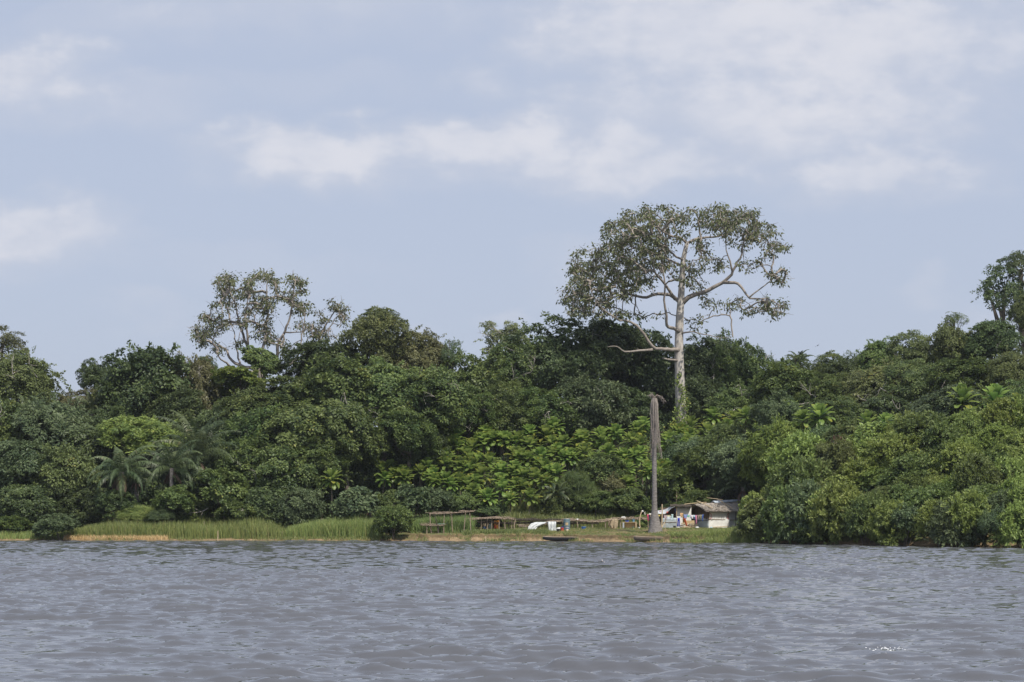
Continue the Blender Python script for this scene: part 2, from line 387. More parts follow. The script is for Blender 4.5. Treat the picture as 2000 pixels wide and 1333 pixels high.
def crown(seed, clumps, per, leaf, rc, zmin=-.55, lump=.3, inner=2500, flatten=.35, wide=.56, shoots=48, sl=(.18, .42), su=.55):
    g = R(seed); mb = MB()
    dirs = []
    while len(dirs) < clumps:
        v = unit(g.normal(size=3))
        if v[2] > zmin: dirs.append(v)
    dirs = np.array(dirs)
    fr = g.normal(0, 2.2, (5, 3)); phs = g.random(5) * 6.28
    bump = sum(np.sin(dirs @ fr[i] + phs[i]) for i in range(5)) / 5
    rad = .84 + lump * bump + g.normal(0, .06, clumps)
    Cc = dirs * rad[:, None]
    rcs = rc * g.uniform(.65, 1.4, clumps)
    ax = unit(dirs * .8 + np.array((0, 0, .5)) + g.normal(0, .18, (clumps, 3)))
    e1 = unit(np.cross(ax, g.normal(size=(clumps, 3)))); e2 = np.cross(ax, e1)
    clv = g.random(clumps)
    i = np.repeat(np.arange(clumps), per); n = len(i)
    rho, phi = np.sqrt(g.random(n)) * g.uniform(.75, 1.15, n), g.random(n) * 6.28
    rdir = np.cos(phi)[:, None] * e1[i] + np.sin(phi)[:, None] * e2[i]
    p = Cc[i] + rcs[i][:, None] * (rho[:, None] * rdir + ax[i] * (flatten * (1 - rho ** 2) + g.normal(0, .13, n))[:, None])
    d = unit(rdir * .8 + np.array((0, 0, -.45)) * rho[:, None] + g.normal(0, .45, (n, 3)))
    nr = unit(ax[i] * .7 + np.array((0, 0, .3)) + g.normal(0, .38, (n, 3)))
    sz = leaf * g.uniform(.65, 1.3, n)
    leaves(mb, p, d, nr, sz, sz * wide * .5, np.clip(.45 * clv[i] + .55 * g.random(n), 0, 1))
    if shoots:
        k = shoots; dr = dirs[g.integers(0, clumps, k)]; dr = unit(dr + g.normal(0, .2, (k, 3)))
        sd = unit(dr * .6 + np.array((0, 0, su)) + g.normal(0, .35, (k, 3))); sl = g.uniform(*sl, k); nl = 22
        i = np.repeat(np.arange(k), nl); q = np.tile(np.linspace(0, 1, nl), k)
        p = dr[i] * .9 + sd[i] * (q * sl[i])[:, None] + np.array((0, 0, -.35)) * (q ** 2 * sl[i])[:, None] + g.normal(0, .012, (k * nl, 3))
        d = unit(sd[i] * .5 + g.normal(0, .6, (k * nl, 3)))
        leaves(mb, p, d, unit(np.array((0, 0, .7)) + g.normal(0, .5, (k * nl, 3))), leaf * 1.05, leaf * wide * .5, np.clip(.35 + .6 * g.random(k * nl), 0, .89))
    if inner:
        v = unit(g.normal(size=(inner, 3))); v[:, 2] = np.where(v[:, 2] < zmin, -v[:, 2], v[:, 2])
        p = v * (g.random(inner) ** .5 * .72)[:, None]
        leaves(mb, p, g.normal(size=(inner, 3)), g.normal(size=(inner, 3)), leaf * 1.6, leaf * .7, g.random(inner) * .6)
    return mb.mesh('crown')

PROTO = {
    'dome': [crown(s, 115, 110, .082, .18, zmin=-.85) for s in (1, 2, 3, 4)],
    'fine': [crown(s, 190, 105, .056, .13, lump=.36, zmin=-.85) for s in (11, 12, 13)],
    'loose': [crown(s, 60, 95, .06, .17, lump=.42, inner=500, zmin=-.7) for s in (21, 22, 23)],
    'clumpy': [crown(s, 34, 170, .085, .25, lump=.5, inner=120, zmin=-.8, shoots=30) for s in (25, 26, 27)],
    'spray': [crown(s, 62, 80, .145, .19, zmin=-.35, lump=.42, inner=700, wide=.4, shoots=190, sl=(.22, .62), su=.85) for s in (55, 56, 57)],
    'drape': [crown(s, 150, 110, .06, .12, lump=.26, zmin=-.9, flatten=.9) for s in (31, 32)],
    'shrub': [crown(s, 75, 105, .105, .2, zmin=-.35, lump=.36, inner=900) for s in (41, 42, 43, 44)],
    'pinnate': [crown(s, 85, 120, .12, .19, zmin=-.35, lump=.4, inner=700, wide=.32) for s in (51, 52, 53)],
    'broad': [crown(s, 70, 62, .15, .2, zmin=-.4, lump=.34, inner=500, wide=.62) for s in (61, 62)],
    'fluff': [crown(s, 60, 260, .2, .2, zmin=-.3, lump=.25, inner=600, wide=.05, flatten=.6) for s in (71,)],
}
_np = {k: 0 for k in PROTO}
_mcache = {}
def leafmesh(proto, m, idx=None):
    """the shared crown mesh of a kind in one leaf colour"""
    if idx is None: idx = _np[proto]; _np[proto] += 1
    idx %= len(PROTO[proto]); key = (proto, idx, m)
    if key not in _mcache:
        me = PROTO[proto][idx].copy(); me.materials.clear(); me.materials.append(LM[m]); me.name = 'crown'; _mcache[key] = me
    return _mcache[key]

def plant(name, label, cat, px, py, rx, ry, Y, proto, m, group=None, trunk=True, bare=0, seed=0, deep=1.0):
    """a tree or shrub whose crown centre and half sizes are given as the photo shows them at distance Y"""
    g = R(int(px * 7 + py * 3) % 99991 + seed)
    c = P(px, py, Y); k = Y / F; a, h = rx * k, ry * k
    z0 = min(gz(c[0], c[1]), c[2] - h * .35)
    t = thing(name, label, cat, (c[0], c[1], z0), group)
    inst('crown', leafmesh(proto, m), t, (0, 0, c[2] - z0), (a, a * deep, h), rot=(g.normal(0, .3 if trunk else .12), g.normal(0, .3 if trunk else .12), g.random() * 6.28))
    mb = MB()
    H = c[2] - z0
    if trunk:
        r0 = max(.07, min(.45, .055 * a + .012 * H))
        top = np.array((c[0], c[1], c[2] - .1 * h)) + g.normal(0, .1 * a, 3)
        mid = np.array((c[0], c[1], z0)) * .5 + top * .5 + np.append(g.normal(0, .12 * a, 2), 0)
        mb.tube([(c[0], c[1], z0 - .3), np.array((c[0], c[1], z0)) * .8 + mid * .2, mid, top], [r0 * 1.5, r0, r0 * .8, r0 * .55], 7)
        for _ in range(7):
            v = unit(g.normal(size=3) + np.array((0, 0, .35))); e = c + v * np.array((a, a, h)) * g.uniform(.55, .95)
            s0 = mid + (top - mid) * g.uniform(.2, 1)
            mm = (s0 + e) / 2 + np.array((0, 0, -.08 * h)) + g.normal(0, .05 * a, 3)
            mb.tube([s0, mm, e], [r0 * .45, r0 * .28, .02], 5, cap=False)
        mb.build('trunk', M['bark'], t)
    else:
        for _ in range(5):
            e = c + unit(g.normal(size=3) + np.array((0, 0, .8))) * np.array((a, a, h)) * .8
            b0 = np.array((c[0], c[1], z0 - .1)) + np.append(g.normal(0, .12 * a, 2), 0)
            mb.tube([b0, (b0 + e) / 2 + g.normal(0, .08 * a, 3), e], [.05, .035, .012], 5, cap=False)
        mb.build('stem', M['bark'], t)
    for q in range(bare):
        mb = MB(); v = unit(np.array((g.normal(0, .7), -1.0, g.normal(.15, .45))))
        s0 = c + v * np.array((a, a, h)) * .7; pts = [s0]
        dd = unit(v + g.normal(0, .5, 3))
        for _ in range(5): dd = unit(dd + g.normal(0, .35, 3)); pts.append(pts[-1] + dd * a * .13)
        mb.tube(pts, np.linspace(.05, .015, 6), 5, cap=False)
        for w in range(1, 5):
            d2 = unit(dd + g.normal(0, .8, 3)); q0 = pts[w]
            mb.tube([q0, q0 + d2 * a * .13 + g.normal(0, .05, 3), q0 + d2 * a * .26 + g.normal(0, .1, 3)], [.026, .018, .008], 4, cap=False)
        mb.build('dead_branch', M['twig'], t)
    return t
# ---------------------------------------------------------------- forest trees: name, px, py, rx, ry, Y, crown kind, leaf colour, bare branches, label
GB = 'broadleaf trees of the riverside forest'
TREES = [
    # skyline
    ('broadleaf_tree', 45, 755, 88, 74, 236, 'fine', 'warm', 2, 'olive dome tree at the left edge with a bleached bare limb'),
    ('broadleaf_tree', 8, 672, 42, 32, 246, 'clumpy', 'kapok', 1, 'thin topped tree peeping over the olive dome at the left edge'),
    ('broadleaf_tree', 188, 738, 36, 36, 240, 'drape', 'deep', 0, 'small narrow vine topped tree in the dip between two domes'),
    ('broadleaf_tree', 168, 808, 50, 40, 236, 'fine', 'rust', 1, 'brownish tree below the narrow vine topped one'),
    ('broadleaf_tree', 285, 762, 82, 78, 234, 'dome', 'deep', 0, 'round dark dome tree left of the brown vine tower'),
    ('vine_tower_tree', 392, 775, 46, 80, 236, 'drape', 'rust', 1, 'brown vine smothered tower tree beside the grey kapok limbs'),
    ('broadleaf_tree', 402, 718, 24, 22, 240, 'drape', 'deep', 0, 'dark leafy tip crowning the brown vine tower'),
    ('broadleaf_tree', 512, 708, 42, 20, 240, 'broad', 'mid', 0, 'flat leafy spray crossing the grey kapok trunk'),
    ('broadleaf_tree', 468, 752, 50, 26, 236, 'broad', 'lime', 0, 'leafy bough under the low limbs of the grey kapok'),
    ('broadleaf_tree', 628, 716, 74, 54, 240, 'dome', 'deep', 0, 'dark glossy dome tree between grey kapok and olive peak'),
    ('broadleaf_tree', 748, 690, 76, 86, 242, 'drape', 'warm', 0, 'tall olive peak tree hung with vines, highest of the left forest'),
    ('broadleaf_tree', 742, 622, 36, 22, 244, 'fine', 'warm', 0, 'spiky olive tuft on top of the tall vine hung peak'),
    ('broadleaf_tree', 832, 706, 62, 60, 241, 'fine', 'rust', 0, 'brownish olive tree leaning on the vine hung peak'),
    ('broadleaf_tree', 884, 692, 23, 34, 238, 'loose', 'cool', 0, 'small blue green tuft tree at the foot of the skyline gap'),
    ('broadleaf_tree', 930, 762, 62, 60, 238, 'dome', 'mid', 1, 'mid green tree filling the skyline dip before the big dome'),
    ('broadleaf_tree', 990, 668, 56, 34, 246, 'clumpy', 'kapok', 2, 'thin see through tree reaching out over the skyline dip'),
    ('broadleaf_tree', 1085, 722, 118, 92, 240, 'fine', 'deep', 3, 'widest dark dome tree left of the giant kapok trunk'),
    ('broadleaf_tree', 1010, 742, 68, 80, 237, 'fine', 'mid', 3, 'twiggy grey green shoulder of the widest dark dome'),
    ('broadleaf_tree', 1180, 688, 76, 62, 246, 'dome', 'deep', 1, 'dark tree directly under the lowest long kapok limb'),
    ('broadleaf_tree', 1248, 722, 82, 104, 250, 'dome', 'deep', 2, 'very dark tree standing right behind the giant kapok trunk'),
    ('broadleaf_tree', 1395, 722, 92, 74, 250, 'fine', 'deep', 3, 'dark dome tree on the right side of the giant kapok trunk'),
    ('broadleaf_tree', 1462, 762, 50, 92, 246, 'drape', 'mid', 1, 'steep sided tree ending the dark dome beside the giant kapok'),
    ('broadleaf_tree', 1492, 722, 24, 34, 248, 'loose', 'mid', 0, 'small spiky tree in the low skyline by the kapok dome'),
    ('broadleaf_tree', 1552, 725, 46, 34, 242, 'loose', 'deep', 0, 'dark bushy tree with arching sprays below the flying bird'),
    ('broadleaf_tree', 1620, 732, 48, 40, 240, 'fine', 'mid', 0, 'low rounded tree beneath and right of the flying bird'),
    ('broadleaf_tree', 1660, 720, 34, 36, 238, 'loose', 'mid', 0, 'small pointed tree with wispy sprays on the low skyline'),
    ('broadleaf_tree', 1718, 712, 54, 48, 238, 'dome', 'mid', 1, 'rounded tree where the skyline begins to climb'),
    ('broadleaf_tree', 1790, 702, 54, 52, 236, 'fine', 'warm', 1, 'olive tree on the climbing skyline before the tufted tree'),
    ('broadleaf_tree', 1862, 690, 50, 58, 234, 'dome', 'warm', 0, 'olive tree carrying a separate tuft on the climbing skyline'),
    ('broadleaf_tree', 1862, 626, 24, 16, 236, 'loose', 'mid', 0, 'raised tuft above the olive tree on the climbing skyline'),
    ('broadleaf_tree', 1935, 672, 58, 46, 232, 'dome', 'deep', 1, 'dark green tree under the tall edge tree'),
    ('broadleaf_tree', 1960, 566, 46, 50, 246, 'clumpy', 'deep', 0, 'tall blue green edge tree, lower open bough against the sky'),
    ('broadleaf_tree', 1996, 528, 42, 34, 247, 'clumpy', 'deep', 0, 'uppermost bough tree at the right edge of the sky'),
    ('broadleaf_tree', 2008, 610, 38, 44, 236, 'fine', 'warm', 3, 'olive tree with bare grey twigs at the right edge'),
    # middle storey, left
    ('broadleaf_tree', 20, 845, 62, 60, 224, 'dome', 'mid', 2, 'mid green tree below the olive dome at the left edge'),
    ('broadleaf_tree', 112, 838, 64, 52, 222, 'pinnate', 'cool', 0, 'pale vine covered tree with upright light sprays'),
    ('broadleaf_tree', 205, 848, 52, 44, 226, 'fine', 'deep', 1, 'shaded fine leaved tree between pale vines and yellow boughs'),
    ('broadleaf_tree', 282, 858, 70, 38, 220, 'pinnate', 'lime', 0, 'yellow green feathery bough tree above the drooping palms'),
    ('broadleaf_tree', 340, 822, 62, 48, 230, 'dome', 'deep', 0, 'dark tree behind the tall standing palm'),
    ('broadleaf_tree', 476, 806, 50, 38, 228, 'dome', 'mid', 1, 'mid green tree under the yellow green bough of the kapok'),
    ('broadleaf_tree', 590, 788, 78, 46, 230, 'dome', 'mid', 0, 'broad leafy crown right of the grey kapok trunk foot'),
    ('broadleaf_tree', 668, 765, 78, 58, 226, 'dome', 'mid', 1, 'big bright crown under the dark glossy dome'),
    ('broadleaf_tree', 752, 770, 70, 58, 226, 'dome', 'mid', 1, 'reddish tipped bright crown under the vine hung peak'),
    ('broadleaf_tree', 835, 790, 74, 64, 225, 'dome', 'mid', 2, 'crown with pale bare twigs above the dark hollow'),
    ('broadleaf_tree', 915, 818, 58, 46, 228, 'fine', 'mid', 1, 'fine leaved crown behind the top of the cabbage tree grove'),
    ('broadleaf_tree', 795, 848, 52, 38, 219, 'dome', 'mid', 0, 'drooping bough over the dark hollow by the cabbage trees'),
    ('broadleaf_tree', 505, 858, 66, 54, 219, 'dome', 'mid', 0, 'leafy crown right of the tall standing palm'),
    ('broadleaf_tree', 592, 852, 74, 58, 217, 'dome', 'mid', 0, 'central bulging crown of the big overhanging mass'),
    ('broadleaf_tree', 682, 850, 66, 54, 216, 'dome', 'mid', 0, 'right bulge of the overhanging mass beside the dark hollow'),
    # lower storey, left
    ('broadleaf_tree', 38, 920, 66, 52, 215, 'dome', 'cool', 0, 'layered leafy tree low at the left edge'),
    ('broadleaf_tree', 128, 930, 56, 54, 213, 'dome', 'warm', 0, 'yellowish layered tree left of the drooping palm'),
    ('broadleaf_tree', 70, 990, 62, 42, 211, 'dome', 'deep', 0, 'shadowy low tree above the left bank reeds'),
    ('broadleaf_tree', 165, 985, 48, 40, 212, 'fine', 'deep', 0, 'shadowy low tree beside the papyrus mounds'),
    ('broadleaf_tree', 375, 940, 56, 42, 213, 'broad', 'cool', 0, 'pale leaved low tree in front of the tall standing palm'),
    ('broadleaf_tree', 352, 1000, 50, 34, 211, 'broad', 'mid', 0, 'low bush tree behind the reeds right of the papyrus'),
    ('broadleaf_tree', 442, 985, 56, 44, 210, 'shrub', 'mid', 1, 'rounded low tree rising behind the middle of the reeds'),
    ('broadleaf_tree', 478, 915, 52, 48, 214, 'dome', 'mid', 2, 'low tree with a forked bare branch above the reeds'),
    ('broadleaf_tree', 560, 930, 58, 52, 212, 'dome', 'mid', 0, 'layered low tree under the central bulging crown'),
    ('broadleaf_tree', 628, 905, 52, 42, 213, 'dome', 'mid', 0, 'leafy skirt tree above the single yellow cabbage tree'),
    ('broadleaf_tree', 530, 1000, 50, 40, 208, 'shrub', 'deep', 0, 'dark bush reaching the end of the reeds'),
    ('broadleaf_tree', 590, 995, 40, 42, 207, 'dome', 'cool', 0, 'drooping vine bush left of the single yellow cabbage tree'),
    ('broadleaf_tree', 468, 1010, 38, 28, 207, 'shrub', 'mid', 1, 'small bush with dead twigs in the reeds'),
    # middle storey, centre and right
    ('broadleaf_tree', 975, 812, 62, 52, 230, 'fine', 'mid', 3, 'vine tangled tree with a leaning pale stub'),
    ('broadleaf_tree', 1065, 815, 66, 52, 231, 'fine', 'mid', 3, 'tangled tree in the middle above the cabbage tree grove'),
    ('broadleaf_tree', 1150, 800, 62, 58, 232, 'dome', 'cool', 2, 'grey green tree left of the dead palm top'),
    ('broadleaf_tree', 1232, 812, 46, 44, 236, 'dome', 'deep', 0, 'shaded tree behind the dead palm top'),
    ('broadleaf_tree', 1375, 790, 52, 50, 240, 'drape', 'deep', 2, 'shaded vine tree right of the giant kapok foot'),
    ('broadleaf_tree', 1440, 800, 52, 44, 234, 'fine', 'mid', 2, 'twiggy tree between giant kapok and feather palm'),
    ('broadleaf_tree', 1530, 770, 64, 46, 232, 'dome', 'mid', 0, 'layered mid green tree below the arching sprays'),
    ('broadleaf_tree', 1612, 788, 62, 44, 226, 'fine', 'mid', 2, 'tree with a starred bleached branch on the hillside'),
    ('broadleaf_tree', 1700, 772, 64, 48, 224, 'dome', 'warm', 3, 'hillside tree with curling bleached branches'),
    ('broadleaf_tree', 1785, 762, 62, 46, 222, 'fine', 'mid', 3, 'hillside tree hung with bare lianas'),
    ('broadleaf_tree', 1880, 742, 66, 44, 220, 'dome', 'mid', 2, 'hillside tree over the two big upright rosettes'),
    ('broadleaf_tree', 1975, 730, 60, 50, 218, 'fine', 'warm', 2, 'hillside tree at the right edge above the last rosette'),
    ('broadleaf_tree', 1830, 808, 64, 36, 208, 'dome', 'cool', 0, 'pale creeper mound left of the two big upright rosettes'),
    ('broadleaf_tree', 1740, 818, 48, 34, 214, 'shrub', 'deep', 2, 'dark thicket tree with fallen brown sticks'),
    ('broadleaf_tree', 1590, 830, 54, 34, 216, 'dome', 'deep', 0, 'dark backing tree behind the deep green rosettes'),
    ('broadleaf_tree', 1385, 925, 58, 44, 216, 'pinnate', 'mid', 0, 'leafy tree close behind the thatched hut'),
    ('broadleaf_tree', 1322, 950, 36, 32, 215, 'broad', 'mid', 0, 'small bright tree behind the open lean to'),
    ('broadleaf_tree', 1440, 905, 50, 46, 214, 'dome', 'cool', 0, 'blue green tree behind the right end of the thatched hut'),
    ('broadleaf_tree', 1500, 880, 56, 44, 208, 'pinnate', 'lime', 0, 'bright feathery tree above the bamboo by the hut'),
    # deep shade fillers behind the gaps
    ('broadleaf_tree', 1905, 800, 62, 40, 213, 'dome', 'mid', 1, 'hillside tree between the two big upright rosettes'),
    ('broadleaf_tree', 1990, 800, 50, 44, 211, 'fine', 'mid', 1, 'hillside tree behind the last rosette at the right edge'),
    ('broadleaf_tree', 1660, 825, 56, 38, 213, 'fine', 'mid', 0, 'hillside tree above the dead brown bush'),
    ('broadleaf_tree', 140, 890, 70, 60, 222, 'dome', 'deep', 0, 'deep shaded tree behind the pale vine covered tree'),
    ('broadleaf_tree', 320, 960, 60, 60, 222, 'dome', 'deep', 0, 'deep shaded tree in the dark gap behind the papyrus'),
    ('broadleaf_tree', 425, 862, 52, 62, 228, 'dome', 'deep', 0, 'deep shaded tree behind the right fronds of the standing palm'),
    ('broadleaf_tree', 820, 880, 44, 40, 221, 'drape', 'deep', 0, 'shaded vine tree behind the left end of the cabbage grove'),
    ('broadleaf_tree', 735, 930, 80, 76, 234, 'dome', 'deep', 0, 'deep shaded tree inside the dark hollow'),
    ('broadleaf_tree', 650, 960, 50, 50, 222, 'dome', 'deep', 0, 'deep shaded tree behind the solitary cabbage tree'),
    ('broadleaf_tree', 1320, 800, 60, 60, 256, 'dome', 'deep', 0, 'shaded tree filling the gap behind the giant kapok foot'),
    ('broadleaf_tree', 95, 812, 44, 34, 238, 'fine', 'mid', 0, 'tree bridging the olive dome and the narrow skyline dip'),
    ('broadleaf_tree', 225, 805, 50, 46, 238, 'dome', 'mid', 0, 'tree bridging the narrow vine topped tree and the dark dome'),
    ('broadleaf_tree', 446, 812, 40, 40, 238, 'fine', 'mid', 0, 'tree bridging the brown vine tower and the kapok bough'),
    ('broadleaf_tree', 1545, 765, 60, 50, 240, 'fine', 'mid', 1, 'tree under the dark arching skyline sprays'),
    ('broadleaf_tree', 1650, 760, 60, 46, 236, 'dome', 'deep', 0, 'dark tree below the small pointed skyline tree'),
    ('broadleaf_tree', 1760, 750, 60, 46, 234, 'fine', 'mid', 0, 'tree beneath the olive skyline trees on the climb'),
    ('broadleaf_tree', 1420, 880, 60, 44, 220, 'dome', 'mid', 0, 'leafy tree on the slope above the thatched hut'),
    ('broadleaf_tree', 1345, 905, 50, 50, 221, 'dome', 'cool', 0, 'grey green tree on the slope behind the rosettes by the hut'),
    ('broadleaf_tree', 1520, 825, 52, 44, 216, 'fine', 'cool', 0, 'grey green tree left of the deep green rosettes'),
]
for nm, px, py, rx, ry, Y, pr, m, bare, lab in TREES:
    big = 1.16 if py > 760 else 1.0
    plant(nm, lab, 'tree', px, py, rx * big, ry * big, Y, pr, m, GB, bare=bare)

# ---------------------------------------------------------------- bushes around the clearing
GS = 'bushes along the bank and clearing'
for px, py, rx, ry, Y, pr, m, lab in [
    (768, 1026, 36, 32, 200.5, 'spray', 'mid', 'leafy green bush hanging over the water beside the pole frame'),
    (700, 990, 46, 34, 206, 'broad', 'cool', 'pale green bush behind the reeds left of the leafy waterside bush'),
    (762, 988, 34, 26, 207, 'shrub', 'mid', 'bush rising just behind the leafy waterside bush'),
    (800, 985, 44, 34, 208, 'broad', 'cool', 'grey green bush behind the left end of the pole frame'),
    (850, 985, 38, 30, 210, 'shrub', 'cool', 'bush behind the middle of the tall pole frame'),
    (905, 985, 30, 22, 212, 'shrub', 'mid', 'low bush under the lowest open rosette'),
    (1085, 985, 40, 30, 215, 'pinnate', 'mid', 'bush above the white plastic sheets'),
    (1125, 965, 44, 44, 216, 'fluff', 'mid', 'tall tangled grass bush on the slope above the rack'),
    (1165, 990, 40, 28, 214, 'pinnate', 'mid', 'bush above the hanging mat'),
    (1200, 960, 42, 40, 217, 'pinnate', 'rust', 'reddish tangled bush left of the dead palm'),
    (1232, 985, 40, 30, 213, 'shrub', 'mid', 'leafy bush behind the wooden box table'),
    (1298, 982, 34, 30, 217, 'dome', 'deep', 'dark bush behind the dead palm trunk'),
    (1255, 1020, 24, 12, 211, 'broad', 'mid', 'small weeds bush under the end of the rack'),
    (112, 1030, 44, 24, 202, 'shrub', 'cool', 'grey green bush leaning over the water at the left reeds'),
    (22, 1030, 40, 20, 206, 'shrub', 'mid', 'low bush at the far left waterline'),
    (955, 995, 36, 18, 214, 'shrub', 'deep', 'dark bush in the shade under the lowest rosettes'),
    (268, 1008, 40, 20, 207, 'fluff', 'grass', 'feathery papyrus mound, larger of two behind the reeds'),
    (312, 1012, 30, 15, 206, 'fluff', 'cool', 'feathery papyrus mound, smaller of two behind the reeds'),
    (228, 990, 40, 30, 207.5, 'shrub', 'deep', 'shadowy bush hiding the trunks of the drooping palms'),
    (338, 985, 40, 32, 207.2, 'shrub', 'mid', 'bush hiding the trunk of the palm over the dark gap'),
    (1345, 985, 40, 26, 213, 'pinnate', 'mid', 'bush rising behind the roof of the open lean to'),
    (1410, 960, 40, 30, 214, 'pinnate', 'cool', 'bush rising behind the middle of the thatched roof'),
    (1330, 1005, 40, 22, 212.5, 'shrub', 'deep', 'shaded bush directly behind the open lean to'),
    (1472, 1000, 26, 34, 206, 'broad', 'lime', 'yellow green bush covering the right end of the hut'),
    (1480, 1035, 24, 20, 189, 'shrub', 'mid', 'bush at the water where the bank shrubs meet the grass'),
    (1180, 930, 46, 40, 218, 'shrub', 'mid', 'bush under the right end of the cabbage tree grove'),
    (1645, 878, 30, 26, 190, 'shrub', 'dry', 'dead brown bush among the green bank shrubs'),
]:
    plant('bush', lab, 'bush', px, py, rx, ry, Y, pr, m, GS, trunk=False)

# ---------------------------------------------------------------- shrub covered bank on the right
g = R(77); rows = []
top = lambda x: np.interp(x, [1450, 1500, 1560, 1620, 1700, 1760, 1850, 2000], [958, 918, 888, 872, 842, 838, 828, 815])
for rI, fr in enumerate((0, .17, .36, .56, .77, 1.0)):
    n = 13 if rI < 4 else 11
    for q in range(n):
        px = 1484 + (2015 - 1484) * (q + (.5 if rI % 2 else 0)) / (n - .5) + g.normal(0, 7)
        yb = 1030 + (px - 1450) * .012
        py = yb + (float(top(px)) + 20 - yb) * fr + g.normal(0, 11)
        if py > 1045: py = 1040
        rows.append((rI, px, py))
LOOK = {'bank': 'fresh green', 'lime': 'yellow green', 'mid': 'mid green', 'warm': 'olive', 'cool': 'grey green', 'deep': 'dark green'}
ROWN = ('waterline row', 'second row up', 'third row up', 'fourth row up', 'fifth row up', 'top row')
ORD = ['leftmost', 'second', 'third', 'fourth', 'fifth', 'sixth', 'seventh', 'eighth', 'ninth', 'tenth', 'eleventh', 'twelfth', 'thirteenth', 'fourteenth', 'fifteenth', 'sixteenth',
       'seventeenth', 'eighteenth', 'nineteenth', 'twentieth'] + ['twenty-' + q for q in ('first', 'second', 'third', 'fourth', 'fifth', 'sixth', 'seventh', 'eighth', 'ninth')]
ORD += ['thirtieth'] + ['thirty-' + q[7:] for q in ORD[20:29]] + ['fortieth'] + ['forty-' + q[7:] for q in ORD[20:29]]
cnt = {}
for rI, px, py in sorted(rows):
    m = g.choice(['bank', 'mid', 'bank', 'warm', 'bank', 'cool'] if rI < 2 else ['bank', 'lime', 'bank', 'mid', 'warm', 'bank'])
    pr = g.choice(['pinnate', 'spray', 'spray', 'spray', 'broad', 'spray'])
    k = cnt.get(rI, 0); cnt[rI] = k + 1
    Y = hit(px, py + 12, .3) - .4
    if rI == 0: Y = float(shoreY((px - 1000) / F * 175)) + 1.6
    sz = g.uniform(30, 56)
    lab = f"{LOOK[str(m)]} bank shrub, {ORD[k]}{' from the hut' if k else ' by the hut'} in the {ROWN[rI]}"
    plant('bank_shrub', lab, 'shrub', px, py + g.normal(0, 6), sz, sz * g.uniform(.75, 1.3), Y, str(pr), str(m), 'shrubs on the right bank', trunk=False, seed=rI)

# ---------------------------------------------------------------- cabbage trees: rosettes of long paddle leaves
def rosette(seed, up=0.0, n=46, ln=1.0):
    g = R(seed); mb = MB()
    for i in range(n):
        t = (i + .5) / n
        el = math.radians(86 - 112 * t ** 1.45 + up * 22 + g.normal(0, 6)); az = i * 2.39996 + g.normal(0, .15)
        l = ln * (.66 + .3 * min(1, t * 1.9)) * g.uniform(.88, 1.1) * (1 if t < .8 else .88)
        s = np.linspace(0, 1, 7); ang = el - s ** 1.8 * math.radians(16 + 46 * t * t + g.normal(0, 6))
        rr = np.concatenate([[0], np.cumsum(np.cos((ang[1:] + ang[:-1]) / 2))]) * l / 6; zz = np.concatenate([[0], np.cumsum(np.sin((ang[1:] + ang[:-1]) / 2))]) * l / 6
        w = l * .195 * np.array([.16, .24, .45, .75, 1.0, 1.0, .5]) * g.uniform(.85, 1.2)
        ca, sa = math.cos(az), math.sin(az)
        mid = np.stack([rr * ca, rr * sa, zz + .25 * (1 - t) - .12], -1)
        side = np.array((-sa, ca, 0.0)); nrm = np.stack([-np.sin(ang) * ca, -np.sin(ang) * sa, np.cos(ang)], -1)
        wv = (1 + .12 * np.sin(s * 14 + g.random() * 6))[:, None]
        G = np.stack([mid + side * (w[:, None] * wv) + nrm * w[:, None] * .28, mid, mid - side * (w[:, None] * wv) + nrm * w[:, None] * .28], 1)
        lv = np.clip(.5 - .25 * t + g.normal(0, .14) + (.25 if t > .8 else 0) + (.35 if g.random() < .05 else 0), 0, 1)
        b = mb.n; mb.grid(G); mb.A[-1] = np.clip(np.full(21, lv) + np.repeat(np.linspace(-.3, .36, 7), 3), 0, 1)
    me = mb.mesh('crown', smooth=True); me.materials.append(LM['rose']); return me
ROS = [rosette(s) for s in (1, 2, 3, 4)] + [rosette(5, .9, 40), rosette(6, 1.0, 44)] + [rosette(7, .1, 32), rosette(8, -.15, 40)]
c6 = [(270, 450), (110, 560), (185, 610), (60, 575), (255, 525), (375, 360), (450, 350), (545, 355), (360, 440), (470, 490), (350, 555), (385, 610), (640, 425), (720, 380), (775, 365), (690, 290),
      (850, 370), (940, 380), (1010, 400), (1125, 345), (1180, 285), (1235, 395), (1200, 450), (1360, 355), (1480, 345), (1575, 335), (1680, 375), (1750, 275), (920, 470), (1005, 500), (1090, 480),
      (1370, 450), (1530, 460), (1625, 490), (1650, 560), (1700, 480), (470, 645), (555, 640), (560, 545), (645, 555), (700, 600), (650, 715), (740, 745), (830, 575), (840, 690), (915, 565),
      (930, 670), (1020, 745), (1050, 620), (985, 620), (760, 520), (1110, 560), (1190, 590), (1660, 665), (1870, 560), (1930, 385), (1985, 325), (1900, 630), (1785, 560), (600, 470), (1440, 520), (500, 410), (1290, 480)]
ros = [(730 + u * .3, 750 + v * .3, 23, 0) for u, v in c6]
g = R(404); ros += [(730 + (u + g.normal(0, 45)) * .3, 750 + (v + g.normal(12, 28)) * .3, 20, 0) for u, v in c6 if v < 720]
ros += [(1290 + g.uniform(0, 165), 842 + g.uniform(0, 85), 21, 0) for _ in range(20)]
ros += [(1350, 835, 24, 0), (1382, 848, 24, 0), (1342, 866, 22, 0), (1400, 880, 20, 0), (1365, 888, 22, 0), (1420, 838, 22, 0), (1330, 905, 20, 0), (1392, 815, 22, 0), (1450, 815, 22, 0)]
